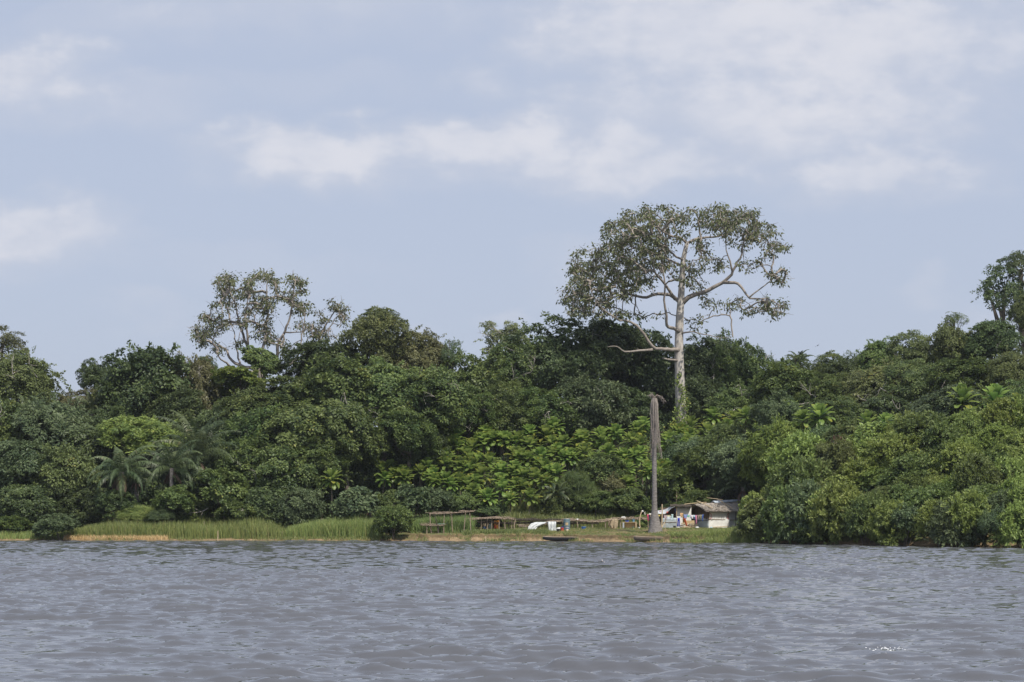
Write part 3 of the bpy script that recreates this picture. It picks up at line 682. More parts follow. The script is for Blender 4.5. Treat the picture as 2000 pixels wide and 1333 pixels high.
c7 = [(110, 235, 22, 0), (190, 215, 22, 0), (370, 285, 26, 1), (480, 185, 28, 0), (560, 240, 26, 0), (670, 215, 31, 0), (370, 390, 22, 1), (500, 410, 24, 1), (30, 430, 22, 1), (980, 265, 27, 1),
      (1100, 260, 24, 1), (1595, 130, 40, 1), (1815, 120, 36, 1), (1960, 150, 28, 0), (1850, 215, 26, 1), (1785, 580, 22, 0), (1820, 770, 24, 0), (575, 600, 24, 1), (280, 640, 26, 1), (1640, 440, 22, 1), (185, 800, 20, 0)]
ros += [(1400 + u * .3, 750 + v * .3, r, f) for u, v, r, f in c7] + [(648, 938, 24, 0)]
ros.sort(key=lambda q: q[0])
zones = {}
for i, (px, py, r, f) in enumerate(ros):
    if px < 700: zn, Y = 'single', 206.5
    elif px < 1262:
        Y = 212 + (985 - py) * .1; zn = ('lowest tier' if py > 930 else 'middle tier' if py > 888 else 'upper tier' if py > 862 else 'crest') + ' of the left grove'
    elif px < 1455: Y = 213 + (960 - py) * .115; zn = ('crest' if py < 852 else 'lower part') + ' of the grove beside the hut'
    elif py < 900: Y = (215 if px < 1560 else 206 if px < 1640 else 201) + (850 - py) * .06; zn = 'hillside band'
    else: Y = hit(px, py + 6, .6) - 1.6; zn = 'bank shrubs'
    zones.setdefault(zn, []).append((px, py, r, f, Y, i))
for zn, lst in zones.items():
    for k, (px, py, r, f, Y, i) in enumerate(lst):
        g = R(500 + i); c = P(px, py, Y); sc = r * Y / F / .93
        z0 = gz(c[0], c[1])
        lab = 'solitary small cabbage tree on a thin stem before the dark forest' if zn == 'single' else \
            f"{'upright' if f else 'drooping'} cabbage tree rosette, {ORD[k]}{' from left' if k else ''}, {zn}"
        t = thing('cabbage_tree', lab, 'tree', (c[0], c[1], min(z0, c[2] - .8)), 'cabbage trees with big paddle leaves')
        H = c[2] - t.location[2]
        inst('crown', ROS[(4 + i % 2) if f else (i % 4 if g.random() < .8 else 6 + i % 2)], t, (0, 0, H), (sc, sc, sc * g.uniform(.92, 1.12)), g.random() * 6.28)
        b = np.append(g.normal(0, .25, 2), -.2)
        MB().tube([b, b * .5 + np.array((0, 0, H * .5)) + np.append(g.normal(0, .08, 2), 0), (0, 0, H)], [.1, .075, .06], 6).build('trunk', M['bark'], t, org=(0, 0, 0))

# ---------------------------------------------------------------- oil palms
def frond(mb, o, az, el, ln, g, droop=1.0, lv=.5):
    s = np.linspace(0, 1, 12); ang = el - s ** 1.4 * 1.5 * droop
    rr = np.concatenate([[0], np.cumsum(np.cos((ang[1:] + ang[:-1]) / 2))]) * ln / 11; zz = np.concatenate([[0], np.cumsum(np.sin((ang[1:] + ang[:-1]) / 2))]) * ln / 11
    ca, sa = math.cos(az), math.sin(az)
    pts = np.stack([rr * ca, rr * sa, zz], -1) + o
    mb.tube(pts, np.linspace(.035, .008, 12), 4, cap=False, a=lv)
    n = 54; q = np.linspace(.14, 1, n); base = np.stack([np.interp(q, s, pts[:, i]) for i in range(3)], -1)
    along = unit(np.gradient(base, axis=0)); side = np.array((-sa, ca, 0.0))
    for sg in (-1, 1):
        d = unit(side * sg * .8 + along * .55 + np.array((0, 0, -.45)) + g.normal(0, .12, (n, 3)))
        ll = ln * .17 * np.sin(np.clip(q * 1.05, 0, 1) ** .7 * 3.0 + .12).clip(.25) * g.uniform(.85, 1.1, n)
        mdl = base + d * ll[:, None] * .55; tip = base + d * ll[:, None] + np.array((0, 0, -1.0)) * ll[:, None] * .38
        w = along * .024 * 1.4
        V = np.stack([base - w, base + w, mdl + w, mdl - w, tip], 1).reshape(-1, 3); b0 = mb.n
        mb.faces(V, [f for k in range(n) for f in ((k * 5, k * 5 + 1, k * 5 + 2, k * 5 + 3), (k * 5 + 3, k * 5 + 2, k * 5 + 4))]); mb.A[-1] = np.repeat(np.clip(lv + g.normal(0, .12, n), 0, 1), 5)
for px, py, Y, ln, n, up, lab in [
    (385, 890, 212.5, 6.2, 26, .35, 'tall standing palm with long dark fronds'),
    (238, 922, 208.6, 4.8, 24, -.1, 'palm with drooping fronds and a brown skirt above the papyrus'),
    (335, 915, 209.6, 5.2, 22, 0, 'palm arching wide fronds over the dark gap'),
    (266, 935, 211.5, 2.4, 12, -.1, 'small half dead palm between the two drooping palms'),
    (55, 812, 228, 3.4, 18, .3, 'upright palm partly hidden at the left edge'),
    (180, 800, 232, 3.0, 16, .3, 'young palm spear under the brownish tree'),
    (958, 722, 243, 3.0, 14, .2, 'palm head in the skyline gap'),
    (1478, 830, 224, 3.2, 18, .35, 'feather palm among the cabbage trees of the hillside'),
    (1452, 952, 211.5, 3.4, 20, .45, 'bamboo like feathery palm behind the hut roof'),
    (1088, 965, 214, 2.2, 14, .2, 'low palm tuft on the slope above the white sheets'),
    (720, 985, 210, 2.2, 12, 0, 'shaded palm inside the dark hollow'),
    (1560, 706, 243, 2.2, 14, .15, 'skyline palm under the flying bird'),
]:
    g = R(int(px)); c = P(px, py, Y); z0 = min(gz(c[0], c[1]), c[2] - .8)
    t = thing('oil_palm', lab, 'palm', (c[0], c[1], z0), 'palms in the forest'); H = c[2] - z0
    mb = MB()
    for i in range(n):
        q = i / n
        frond(mb, np.array((0, 0, H)), i * 2.39996 + g.normal(0, .2), math.radians(78 - 85 * q) + up * .5, ln * g.uniform(.85, 1.1), g, 1.0 + .3 * q - up * .5, .25 + .5 * g.random())
    mb.build('crown', LM['palm'], t, org=(0, 0, 0))
    MB().tube([(0, 0, -.3), (g.normal(0, .1), 0, H * .5), (0, 0, H)], [.28, .22, .24], 9).build('trunk', M['palmbark'], t, org=(0, 0, 0))
    mb = MB()
    for i in range(5):
        frond(mb, np.array((0, 0, H - .2)), g.random() * 6.28, math.radians(-35), ln * .6, g, .9, .4)
    mb.build('dead_skirt', LM['dry'], t, org=(0, 0, 0))

# ---------------------------------------------------------------- two kapoks: limbs as they run in the photo, twigs grown towards the leaf clumps
def kapok(name, label, Y, conv, limbs, blobs, bark, r_tw, seed, dmax, leaf=.44, per=24, extra=60, vine=None, dens=1.0):
    g = R(seed); pos, rad, par = [], [], []
    nodes_of = []
    for lm in limbs:
        pts, r0, r1 = lm['p'], lm['r'][0], lm['r'][1]
        dep = np.interp(np.linspace(0, 1, len(pts)), np.linspace(0, 1, len(lm['d'])), lm['d'])
        w = np.array([P(*conv(u, v), Y + d) for (u, v), d in zip(pts, dep)])
        t = np.linspace(0, len(w) - 1, max(3, int(np.linalg.norm(np.diff(w, axis=0), axis=1).sum() / .55)))
        wp = np.concatenate([[2 * w[0] - w[1]], w, [2 * w[-1] - w[-2]]])
        i = np.clip(t.astype(int), 0, len(w) - 2); f = (t - i)[:, None]
        p0, p1, p2, p3 = wp[i], wp[i + 1], wp[i + 2], wp[i + 3]
        c = .5 * (2 * p1 + (p2 - p0) * f + (2 * p0 - 5 * p1 + 4 * p2 - p3) * f ** 2 + (3 * p1 - p0 - 3 * p2 + p3) * f ** 3)
        if lm.get('trunk') is None: c += g.normal(0, .045, c.shape)
        nodes_of.append((c, r0 + (r1 - r0) * np.linspace(0, 1, len(c)) ** (1.35 if lm.get('trunk') else .8)))
    t = thing(name, label, 'tree', (nodes_of[0][0][0][0], nodes_of[0][0][0][1], gz(nodes_of[0][0][0][0], nodes_of[0][0][0][1])), None)
    tk, lb = MB(), None
    for k, (c, r) in enumerate(nodes_of):
        if limbs[k].get('trunk'):
            tk.tube(c, r, 14)
        else:
            lb = MB(); lb.tube(c, r, 8, cap=True); lb.build('limb', M['kbark'], t, smooth=True)
    tk.build('trunk', M['pale'] if bark == 'pale' else M[bark], t, smooth=True)
    # targets
    tg, leafy = [], []
    for u, v, ru, rv, *dn in blobs:
        n = int(ru * rv / 190 * (dn[0] if dn else 1) * dens) + 2
        for _ in range(n):
            a = g.random() * 6.28; q = math.sqrt(g.random())
            px, py = conv(u + ru * q * math.cos(a), v + rv * q * math.sin(a))
            pc = P(px, py, Y); tg.append(P(px, py, Y + g.uniform(-1, 1) * dmax * (1 - .45 * q))); leafy.append(g.random() < .93)
    allp = np.concatenate([c for (c, r), lm in zip(nodes_of, limbs) if not lm.get('bare_base')])
    okr = np.concatenate([np.where(np.arange(len(c)) > (len(c) * lm.get('from', .3)), r, 9) for (c, r), lm in zip(nodes_of, limbs)])
    npos = allp[okr < 9]
    node_p, node_par = list(npos), [-1] * len(npos)
    tg = np.array(tg); leafy = np.array(leafy)
    dist = np.min(np.linalg.norm(tg[:, None] - npos[None], axis=2), axis=1)
    paths, ends = [], []
    NP = np.array(node_p)
    for ti in np.argsort(dist):
        q = tg[ti]; dd = np.linalg.norm(NP - q, axis=1); k = int(np.argmin(dd)); s0 = NP[k]; n = max(2, int(dd[k] / .6) + 1)
        tt = np.linspace(0, 1, n + 1)[:, None]
        sag = np.array((0, 0, .12 * dd[k])) * np.sin(tt * 3.14)
        pts = s0 + (q - s0) * tt + sag + g.normal(0, .09, (n + 1, 3)) * np.sin(tt * 3.14)
        idx = [k]
        for m in range(1, n + 1): node_p.append(pts[m]); node_par.append(idx[-1]); idx.append(len(node_p) - 1)
        NP = np.concatenate([NP, pts[1:]]); paths.append(idx)
    load = np.zeros(len(node_p))
    for idx in paths:
        load[idx[-1]] += 1
    for i in range(len(node_p) - 1, -1, -1):
        if node_par[i] >= 0: load[node_par[i]] += load[i]
    tw = MB()
    for idx in paths:
        tw.tube(NP[idx], np.minimum(.17, r_tw * np.sqrt(np.minimum(np.maximum(load[idx], .4), load[idx[1]]))), 4, cap=False)
    for _ in range(extra):
        q = NP[g.integers(len(NP))]; d = unit(g.normal(size=3) * np.array((1, .6, .7)))
        tw.tube([q, q + d * .6 + g.normal(0, .08, 3), q + d * 1.2 + g.normal(0, .2, 3)], [.035, .026, .014], 3, cap=False)
    tw.build('twig', M['kbark'], t)
    lf = MB(); P_ = tg[leafy]; i = np.repeat(np.arange(len(P_)), per); n = len(i)
    off = g.normal(0, 1, (n, 3)) * np.array((.33, .33, .22)) + np.array((0, 0, .08))
    clv = g.random(len(P_))
    leaves(lf, P_[i] + off, off * .8 + np.array((0, 0, -.55)) + g.normal(0, .35, (n, 3)), unit(off * .6 + np.array((0, 0, .6)) + g.normal(0, .5, (n, 3))), leaf * g.uniform(.6, 1.25, n), leaf * .24, np.clip(.5 * clv[i] + .5 * g.random(n), 0, 1))
    lf.build('crown', LM['kapok'], t)
    if vine:
        vm = MB(); pp = []
        for (u, v, s) in vine:
            c = P(*conv(u, v), Y - .9)
            pp.append(c + g.normal(0, 1, (int(60 * s), 3)) * np.array((.3, .25, .45)) * s)
        pp = np.concatenate(pp); n = len(pp)
        leaves(vm, pp, g.normal(size=(n, 3)) + np.array((0, -.3, -.5)), g.normal(0, .5, (n, 3)) + np.array((0, -.7, .5)), .3 * g.uniform(.6, 1.2, n), .1, g.random(n))
        vm.build('climbing_vine', LM['lime'], t)
    return t

cv8 = lambda u, v: (1050 + u * .35256, 380 + v * .35256)
kapok('giant_kapok_tree', 'giant pale trunked kapok with a wide open crown towering over the clearing', 236, cv8, [
    dict(p=[(797, 1420), (795, 1260), (790, 1120), (787, 1000), (783, 850), (787, 700), (793, 600), (800, 480), (806, 370), (828, 268)], r=(.7, .24), d=(0, 0, 0), trunk=1, **{'from': .75}),
    dict(p=[(785, 862), (740, 860), (690, 855), (640, 845), (580, 760), (520, 705), (450, 695), (380, 650), (330, 600), (285, 500)], r=(.27, .06), d=(-.3, -2, -3, -4, -5), **{'from': .62}),
    dict(p=[(640, 858), (560, 865), (485, 872), (456, 852), (420, 838), (385, 845)], r=(.17, .03), d=(-2.5, -5), **{'from': .9}),
    dict(p=[(785, 760), (745, 740), (715, 725), (710, 660), (700, 590), (705, 480), (690, 400)], r=(.26, .07), d=(-.3, -2, -3), **{'from': .55}),
    dict(p=[(792, 600), (740, 560), (680, 553), (600, 572), (540, 560), (480, 540), (430, 490), (370, 450), (300, 400)], r=(.26, .06), d=(0, 1, 3, 4), **{'from': .35}),
    dict(p=[(760, 580), (700, 490), (650, 430), (635, 370), (600, 300)], r=(.2, .05), d=(-.5, -3, -5)),
    dict(p=[(795, 605), (850, 565), (920, 540), (1000, 505), (1050, 470), (1085, 420), (1120, 360), (1140, 280), (1160, 210)], r=(.34, .07), d=(0, -1, -2, -2), **{'from': .5}),
    dict(p=[(1030, 490), (1100, 490), (1135, 520), (1175, 575), (1250, 575), (1320, 600), (1370, 630)], r=(.22, .04), d=(-1.8, -3, -4), **{'from': .55}),
    dict(p=[(1175, 575), (1220, 530), (1290, 480), (1325, 440)], r=(.11, .035), d=(-3, -3.5)),
    dict(p=[(1078, 425), (1065, 370), (1045, 310), (1040, 235)], r=(.14, .04), d=(-2, -2.5)),
    dict(p=[(824, 275), (870, 250), (930, 240), (1010, 230), (1055, 208), (1100, 170)], r=(.2, .05), d=(0, 1, 2)),
    dict(p=[(828, 275), (790, 240), (740, 230), (680, 200), (640, 150)], r=(.19, .05), d=(0, -1, -3)),
    dict(p=[(806, 365), (740, 320), (705, 270), (690, 200)], r=(.15, .04), d=(0, -3, -5)),
    dict(p=[(806, 400), (700, 350), (560, 300), (470, 270)], r=(.15, .05), d=(0, 3, 5)),
    dict(p=[(797, 772), (850, 760), (920, 775), (1000, 790), (1080, 790)], r=(.12, .02), d=(-.3, -3), **{'from': .9}),
    dict(p=[(785, 922), (735, 918), (690, 907)], r=(.17, .1), d=(-.3, -1), **{'from': 2}),
], [(700, 120, 120, 60), (570, 135, 110, 65), (870, 130, 60, 50, .7), (1000, 120, 110, 60), (1130, 140, 100, 65), (1235, 205, 90, 65), (1310, 305, 80, 45, .9), (460, 215, 110, 70), (560, 280, 140, 80), (400, 320, 90, 70),
    (260, 380, 90, 75), (225, 490, 85, 70), (350, 470, 110, 70), (480, 420, 120, 70), (600, 400, 110, 70), (700, 360, 80, 60, .8), (220, 600, 85, 65), (330, 580, 90, 60, .8), (280, 655, 120, 35, .8), (560, 505, 100, 40),
    (790, 440, 50, 60, .5), (900, 290, 60, 50, .5), (900, 390, 70, 50, .6), (985, 380, 50, 50, .5), (870, 480, 60, 45, .5), (1020, 190, 110, 50, .8), (1130, 265, 80, 45, .5), (1175, 385, 55, 45, .5), (1335, 455, 65, 45, .7),
    (1080, 600, 55, 45, .45), (1160, 640, 60, 35, .5), (1300, 610, 75, 45, .8), (1330, 660, 45, 50, .7), (950, 600, 60, 40, .4), (470, 560, 70, 40, .6), (420, 650, 60, 40, .5), (650, 225, 110, 55, .8), (780, 210, 60, 50, .6), (860, 690, 90, 60, .12), (560, 660, 120, 40, .18)],
    'pale', .036, 5, 8.5, extra=620, per=20, dens=1.0, vine=[(785, 1000, .5), (775, 1030, .5), (790, 1060, .6), (812, 1080, .6), (805, 1120, .5), (790, 1150, .6), (775, 1190, .7), (822, 1180, .7), (770, 1240, 1), (820, 1240, 1), (795, 1270, 1.4), (830, 1150, .5), (760, 1290, 1.3)])
cv4 = lambda u, v: (350 + u * .25, 500 + v * .25)
kapok('grey_kapok_tree', 'tall sparse grey kapok rising behind the left forest', 252, cv4, [
    dict(p=[(640, 1260), (640, 1060), (645, 960), (628, 900), (600, 880)], r=(.62, .3), d=(0, 0), trunk=1, **{'from': 2}),
    dict(p=[(630, 915), (520, 905), (440, 890), (380, 850), (330, 810), (290, 760)], r=(.3, .06), d=(0, -2, -4), **{'from': .6}),
    dict(p=[(600, 885), (480, 860), (400, 805), (370, 740), (300, 690), (230, 620), (180, 600)], r=(.26, .05), d=(0, 2, 4), **{'from': .45}),
    dict(p=[(480, 862), (455, 770), (435, 660), (425, 590), (400, 500)], r=(.15, .04), d=(1, 3)),
    dict(p=[(620, 890), (560, 800), (540, 730), (500, 620), (470, 530), (450, 420), (400, 280)], r=(.3, .07), d=(0, -1, -3), **{'from': .4}),
    dict(p=[(540, 730), (530, 600), (520, 450), (545, 300)], r=(.2, .06), d=(-.8, -3)),
    dict(p=[(640, 910), (655, 740), (678, 600), (690, 450), (685, 300), (690, 180)], r=(.26, .06), d=(0, 2, 3), **{'from': .4}),
    dict(p=[(650, 950), (755, 800), (780, 680), (830, 570), (870, 450), (890, 330), (905, 200)], r=(.28, .06), d=(0, -2, -3), **{'from': .4}),
    dict(p=[(825, 598), (900, 600), (965, 590), (1000, 560)], r=(.11, .04), d=(-2, -3)),
    dict(p=[(690, 900), (850, 860), (940, 760), (950, 690), (965, 590), (985, 470)], r=(.2, .05), d=(0, 3, 4), **{'from': .6}),
], [(390, 185, 80, 45), (345, 235, 70, 55), (640, 170, 90, 50), (735, 175, 45, 45), (900, 195, 65, 45), (975, 250, 40, 45), (565, 235, 70, 55), (430, 320, 110, 70, .8), (620, 335, 70, 55, .8), (690, 400, 55, 75), (780, 290, 50, 60, .7),
    (860, 330, 60, 55, .8), (330, 420, 80, 60, .6), (220, 495, 60, 45), (170, 590, 60, 50, 1.2), (160, 660, 55, 50, 1.2), (280, 560, 65, 50, .7), (345, 540, 45, 40), (560, 430, 60, 55, .8), (520, 520, 45, 40), (670, 530, 65, 75, .8),
    (700, 640, 60, 55, .8), (900, 410, 50, 40), (980, 410, 55, 55), (820, 720, 40, 55), (940, 550, 40, 35, .6), (290, 740, 60, 35, .7),
    (480, 700, 40, 35, .6), (600, 610, 40, 40, .4)],
    'kbark', .05, 9, 7.0, leaf=.42, per=22, extra=420, dens=.62)

kapok('grey_kapok_tree', 'small leaning grey kapok between the tall grey kapok and the vine hung peak', 257, cv4, [
    dict(p=[(1000, 1150), (1010, 960), (1045, 800), (1075, 710)], r=(.3, .2), d=(0, 0), trunk=1, **{'from': 2}),
    dict(p=[(1075, 710), (1110, 610), (1170, 500), (1215, 425), (1235, 385)], r=(.17, .05), d=(0, 1)),
    dict(p=[(1075, 705), (1150, 600), (1215, 500), (1270, 440)], r=(.13, .04), d=(0, -1)),
    dict(p=[(1070, 715), (1050, 650), (1035, 580)], r=(.12, .04), d=(0, -1)),
], [(1040, 590, 70, 55, 1.2), (1110, 480, 50, 50, .5), (1205, 395, 60, 40), (1280, 440, 50, 45, .7), (1280, 530, 40, 40, .4), (1180, 620, 80, 40, .2)],
    'kbark', .05, 19, 3.0, leaf=.42, per=22, extra=60, dens=.62)

# ---------------------------------------------------------------- undergrowth and grasses nobody could count
g = R(31); mb = MB(); n = 15000
X = g.uniform(-70, 70, n); D = g.uniform(1.4, 75, n) ** 1.0; Y = shoreY(X) + D
ok = ~((X > -11) & (X < np.where(Y > 200, 26, 23.5)) & (Y < 213.3)) & ~((X < -9) & (D < 8)) & ((D < 45) | (g.random(n) < .5))
X, Y = X[ok], Y[ok]; Z = land(X, Y); n = len(X); per = 36
i = np.repeat(np.arange(n), per); th = g.uniform(.3, 1.0, n)
o = unit(g.normal(size=(len(i), 3))); o[:, 2] = np.abs(o[:, 2])
p = np.stack([X, Y, Z], -1)[i] + o * np.stack([th * 1.5, th * 1.5, th * 1.3], -1)[i] * g.uniform(.4, 1, len(i))[:, None]
leaves(mb, p, o + np.array((0, 0, -.3)) + g.normal(0, .4, o.shape), o * .5 + np.array((0, 0, .6)) + g.normal(0, .35, o.shape), .36 * g.uniform(.6, 1.3, len(i)), .1, np.clip(.4 * g.random(n)[i] + .6 * g.random(len(i)), 0, 1))
kind(mb.build('undergrowth', LM['under']), 'stuff')

def blades(name, m, X, Y, h, w, seed, lean=.22, lvr=(0, 1)):
    g = R(seed); n = len(X); Z = land(X, Y) - .03
    h = h * g.uniform(.6, 1.2, n); az = g.random(n) * 6.28; ln = np.abs(g.normal(0, lean, n)) * h
    b = np.stack([X, Y, Z], -1); fa = g.normal(0, .6, n); sd = np.stack([np.cos(fa), np.sin(fa), 0 * fa], -1) * w
    d = np.stack([np.cos(az), np.sin(az), 0 * az], -1)
    md = b + d * (ln * .35)[:, None] + np.array((0, 0, 1)) * (h * .6)[:, None]; tp = b + d * ln[:, None] + np.array((0, 0, 1)) * h[:, None]
    V = np.stack([b - sd, b + sd, md + sd * .8, md - sd * .8, tp + sd * .15, tp - sd * .15], 1).reshape(-1, 3); k = np.arange(n)[:, None] * 6
    Fq = np.stack([np.concatenate([k + 0, k + 1, k + 2, k + 3], 1), np.concatenate([k + 3, k + 2, k + 4, k + 5], 1)], 1).reshape(-1, 4)
    mb = MB().add(V, Fq, np.repeat(g.uniform(*lvr, n), 6)); return kind(mb.build(name, m), 'stuff')
def pick(n, x0, x1, d0, d1, seed, thr=0):
    g = R(seed); X = g.uniform(x0, x1, n); D = d0 + ((d1 if d1 < 100 else d1 - shoreY(X)) - d0) * g.random(n); k = fbm(X * .55, D * .55) > thr
    return X[k], (shoreY(X) + D)[k]
def px2x(px, Y=203): return (px - 1000) / F * Y
x_, y_ = pick(26000, px2x(125), px2x(560), 1.0, 10, 1); hh = 1.55 * (.4 + 1.1 * fbm(x_ * .45, y_ * .45)) * np.interp((x_ / 203 * F + 1000), [125, 170, 300, 480, 545, 560], [.45, .75, 1.05, 1.0, .8, .5])
blades('reeds', LM['grass'], x_, y_, hh, .022, 2)
x_, y_ = pick(15000, px2x(560), px2x(748), 1.3, 8.5, 3); hh = 1.7 * (.65 + .6 * fbm(x_ * .5, y_ * .5)) * np.interp((x_ / 203 * F + 1000), [560, 620, 700, 748], [.55, .95, 1.1, .9])
blades('tall_grass', LM['grass'], x_, y_, hh, .022, 4, .3)
x_, y_ = pick(3500, px2x(-60), px2x(130), .7, 4, 5); blades('bank_grass', LM['grass'], x_, y_, .55, .022, 6, .3)
x_, y_ = pick(9000, px2x(-60), px2x(1330), .35, 1.9, 71, .5); blades('shore_tufts', LM['lawn'], x_, y_, .34, .022, 72, .6)
x_, y_ = pick(2600, px2x(125), px2x(330), .5, 1.4, 7); blades('dry_reed_stalks', LM['straw'], x_, y_, .45, .02, 8, .3)
x_, y_ = pick(9000, px2x(800), px2x(925), 4.5, 12.5, 9); blades('cane_grass', LM['grass'], x_, y_, 1.35 * (.6 + .6 * fbm(x_ * .6, y_ * .6)), .026, 10, .35, (0, .55))
x_, y_ = pick(26000, px2x(905), px2x(1450), 2.3, 212.8, 11, .44); blades('lawn', LM['lawn'], x_, y_, .16, .02, 12, .5)
x_, y_ = pick(8000, px2x(905), px2x(1070), 2.2, 4.6, 13, .3); blades('edge_grass', LM['lawn'], x_, y_, .5 * (.4 + .8 * fbm(x_, y_)), .024, 14, .4, (0, .7))
x_, y_ = pick(8500, px2x(1298, 195), px2x(1462, 190), .3, 5.2, 15); px_ = x_ / 194 * F + 1000
blades('waterside_grass', LM['grass'], x_, y_, np.interp(px_, [1298, 1340, 1400, 1462], [.3, .35, .6, 1.1]) * (.6 + .6 * fbm(x_, y_)), .022, 16, .4)
x_, y_ = pick(18000, px2x(985), px2x(1265), 12.5, 217, 17); k = y_ > 210.5; x_, y_ = x_[k], y_[k]; blades('slope_grass', LM['lawn'], x_, y_, 1.7 * (.35 + .9 * fbm(x_ * .8, y_ * .8)), .026, 18, .45)
# ---------------------------------------------------------------- fishing camp on the clearing
def cloth(name, col, rough=.8, var=.12, trans=0.0):
    return flat(name, col, rough, var, 5, .25)
M['thatch'] = flat('old palm thatch', (.4, .355, .31), .95, .4, 14)
M['plank'] = flat('brown wall plank', (.105, .075, .055), .85, .35, 7)
M['sheet'] = flat('white tarpaulin', (.78, .78, .77), .55, .1, 2.2, .5)
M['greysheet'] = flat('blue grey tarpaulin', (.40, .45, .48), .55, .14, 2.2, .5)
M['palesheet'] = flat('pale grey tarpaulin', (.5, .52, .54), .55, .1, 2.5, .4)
M['plastic'] = flat('milky plastic film', (.54, .56, .57), .35, .08, 3, .5)
M['red'] = flat('faded red print', (.5, .07, .07), .7, .15)
M['mat'] = flat('woven reed mat', (.36, .29, .2), .9, .3, 9, .3)
M['board'] = flat('pale plywood', (.52, .4, .23), .75, .15, 4)
M['orange'] = flat('orange drum paint', (.62, .26, .035), .5, .3, 5)
M['drum'] = flat('blue grey drum', (.14, .2, .23), .5, .3, 4)
M['hull'] = flat('weathered dugout wood', (.17, .14, .115), .85, .35, 4, .4)
M['hulld'] = flat('tarred dugout wood', (.045, .045, .05), .7, .3, 4, .4)
M['mound'] = flat('dark gravel', (.085, .078, .075), .95, .35, 9, .6)
M['soil'] = flat('spoil soil', (.25, .175, .1), .95, .25, 6, .5)
M['bird'] = flat('dark feather', (.022, .022, .026), .6, .2)
M['birdpale'] = flat('pale wing feather', (.45, .42, .42), .6, .1)
M['foam'] = flat('foam', (.82, .84, .86), .4, .05)
_cm = {}
def colm(c):
    if c not in _cm: _cm[c] = cloth('dyed cloth %d' % (len(_cm) + 1), c)
    return _cm[c]
def plasticm(c, nm): return flat(nm, c, .4, .1, 4, 0, .5)

def pole(mb, x0, y0, x1, y1, Y, r=.05, Y1=None, foot=True, bend=.05, seed=0):
    a = P(x0, y0, Y1 or Y); b = P(x1, y1, Y)
    if foot: b[2] = min(b[2], gz(b[0], b[1])) - .15
    return mb.bar(b, a, r, 6, bend, seed)

def deck(mb, pts, Y, wid, r=.035, every=.11, over=.25, seed=0, sag=.04):
    """a roof of loose sticks across two long rails; pts: its front edge as photo pixels"""
    g = R(seed); w = np.array([P(x, y, Y) for x, y in pts]); L_ = np.concatenate([[0], np.cumsum(np.linalg.norm(np.diff(w, axis=0), axis=1))])
    at = lambda s: np.array([np.interp(s, L_, w[:, i]) for i in range(3)])
    for dy in (0.05, wid - .05):
        mb.tube([at(s) + (0, dy, -.05) for s in np.linspace(0, L_[-1], 9)], r * 1.4, 6)
    for s in np.arange(.05, L_[-1], every):
        q = at(s) + g.normal(0, .02, 3); sk = g.normal(0, .09)
        mb.bar(q + (sk, -over * g.uniform(.3, 1), g.normal(0, .02)), q + (-sk, wid + over * g.uniform(.3, 1), g.normal(0, .03)), r * g.uniform(.5, 1.1), 5, .03, seed)
    for _ in range(int(L_[-1] * 3)):                                   # sticks thrown along it
        s = g.random() * L_[-1]; q = at(s) + (0, g.random() * wid, .06 + g.random() * .06); ln = g.uniform(.5, 1.5)
        mb.bar(q - (ln / 2, 0, 0), q + (ln / 2, g.normal(0, .25), g.normal(0, .06)), r * g.uniform(.5, 1), 5, .04, seed)
    return mb

def rack(name, label, cat, pts, Y, wid, posts, seed=0, r=.035, every=.11, under=None, mt='wood'):
    a = P(*pts[len(pts) // 2], Y)
    t = thing(name, label, cat, (a[0], Y + wid / 2, gz(a[0], Y + wid / 2)), None)
    deck(MB(), pts, Y, wid, r, every, seed=seed).build('deck', M[mt], t)
    if under: deck(MB(), under, Y + .3, wid - .5, r * .8, every * .8, .1, seed + 5).build('lower_deck', M['woodd'], t)
    for i, (x0, y0, x1, y1, dy, rr, *dk) in enumerate(posts):
        pole(MB(), x0, y0, x1, y1, Y + dy, rr, seed=seed + i).build('post', M['woodd' if dk else 'wood'], t)
    return t

tall = rack('pole_frame', 'tall frame of crooked poles with a flat stick roof at the bank edge', 'frame', [(838, 1003.5), (866, 1003), (892, 1001), (925, 998.5)], 201.5, 1.6, [
    (840, 1004, 843.5, 1048, .05, .055), (849, 1006, 858, 1051, -.5, .06, 1), (856, 1026, 856, 1052, -.3, .06, 1), (868, 1003, 867.5, 1047, .1, .055), (861, 1004, 859, 1026, 1.5, .04), (880, 1003, 872, 1044, 1.4, .045),
    (882, 1003, 883.5, 1044, .2, .055), (909, 1001, 905, 1043, .3, .055), (917, 1000, 919.5, 1020, .1, .055)], 3)
t = rack('stick_table', 'low stick table standing over the bank below the tall pole frame', 'table', [(821, 1025), (845, 1026.5), (867, 1025.5)], 200.9, 1.0, [(833, 1026, 833, 1055, .1, .06), (864, 1027, 865, 1044, .7, .05, 1), (840, 1027, 840, 1046, .9, .04)], 13, .03)
MB().box(P(862, 1023.7, 201.3), (.75, .5, .05), .1).build('cover_sheet', plasticm((.2, .36, .3), 'green oilcloth'), t)
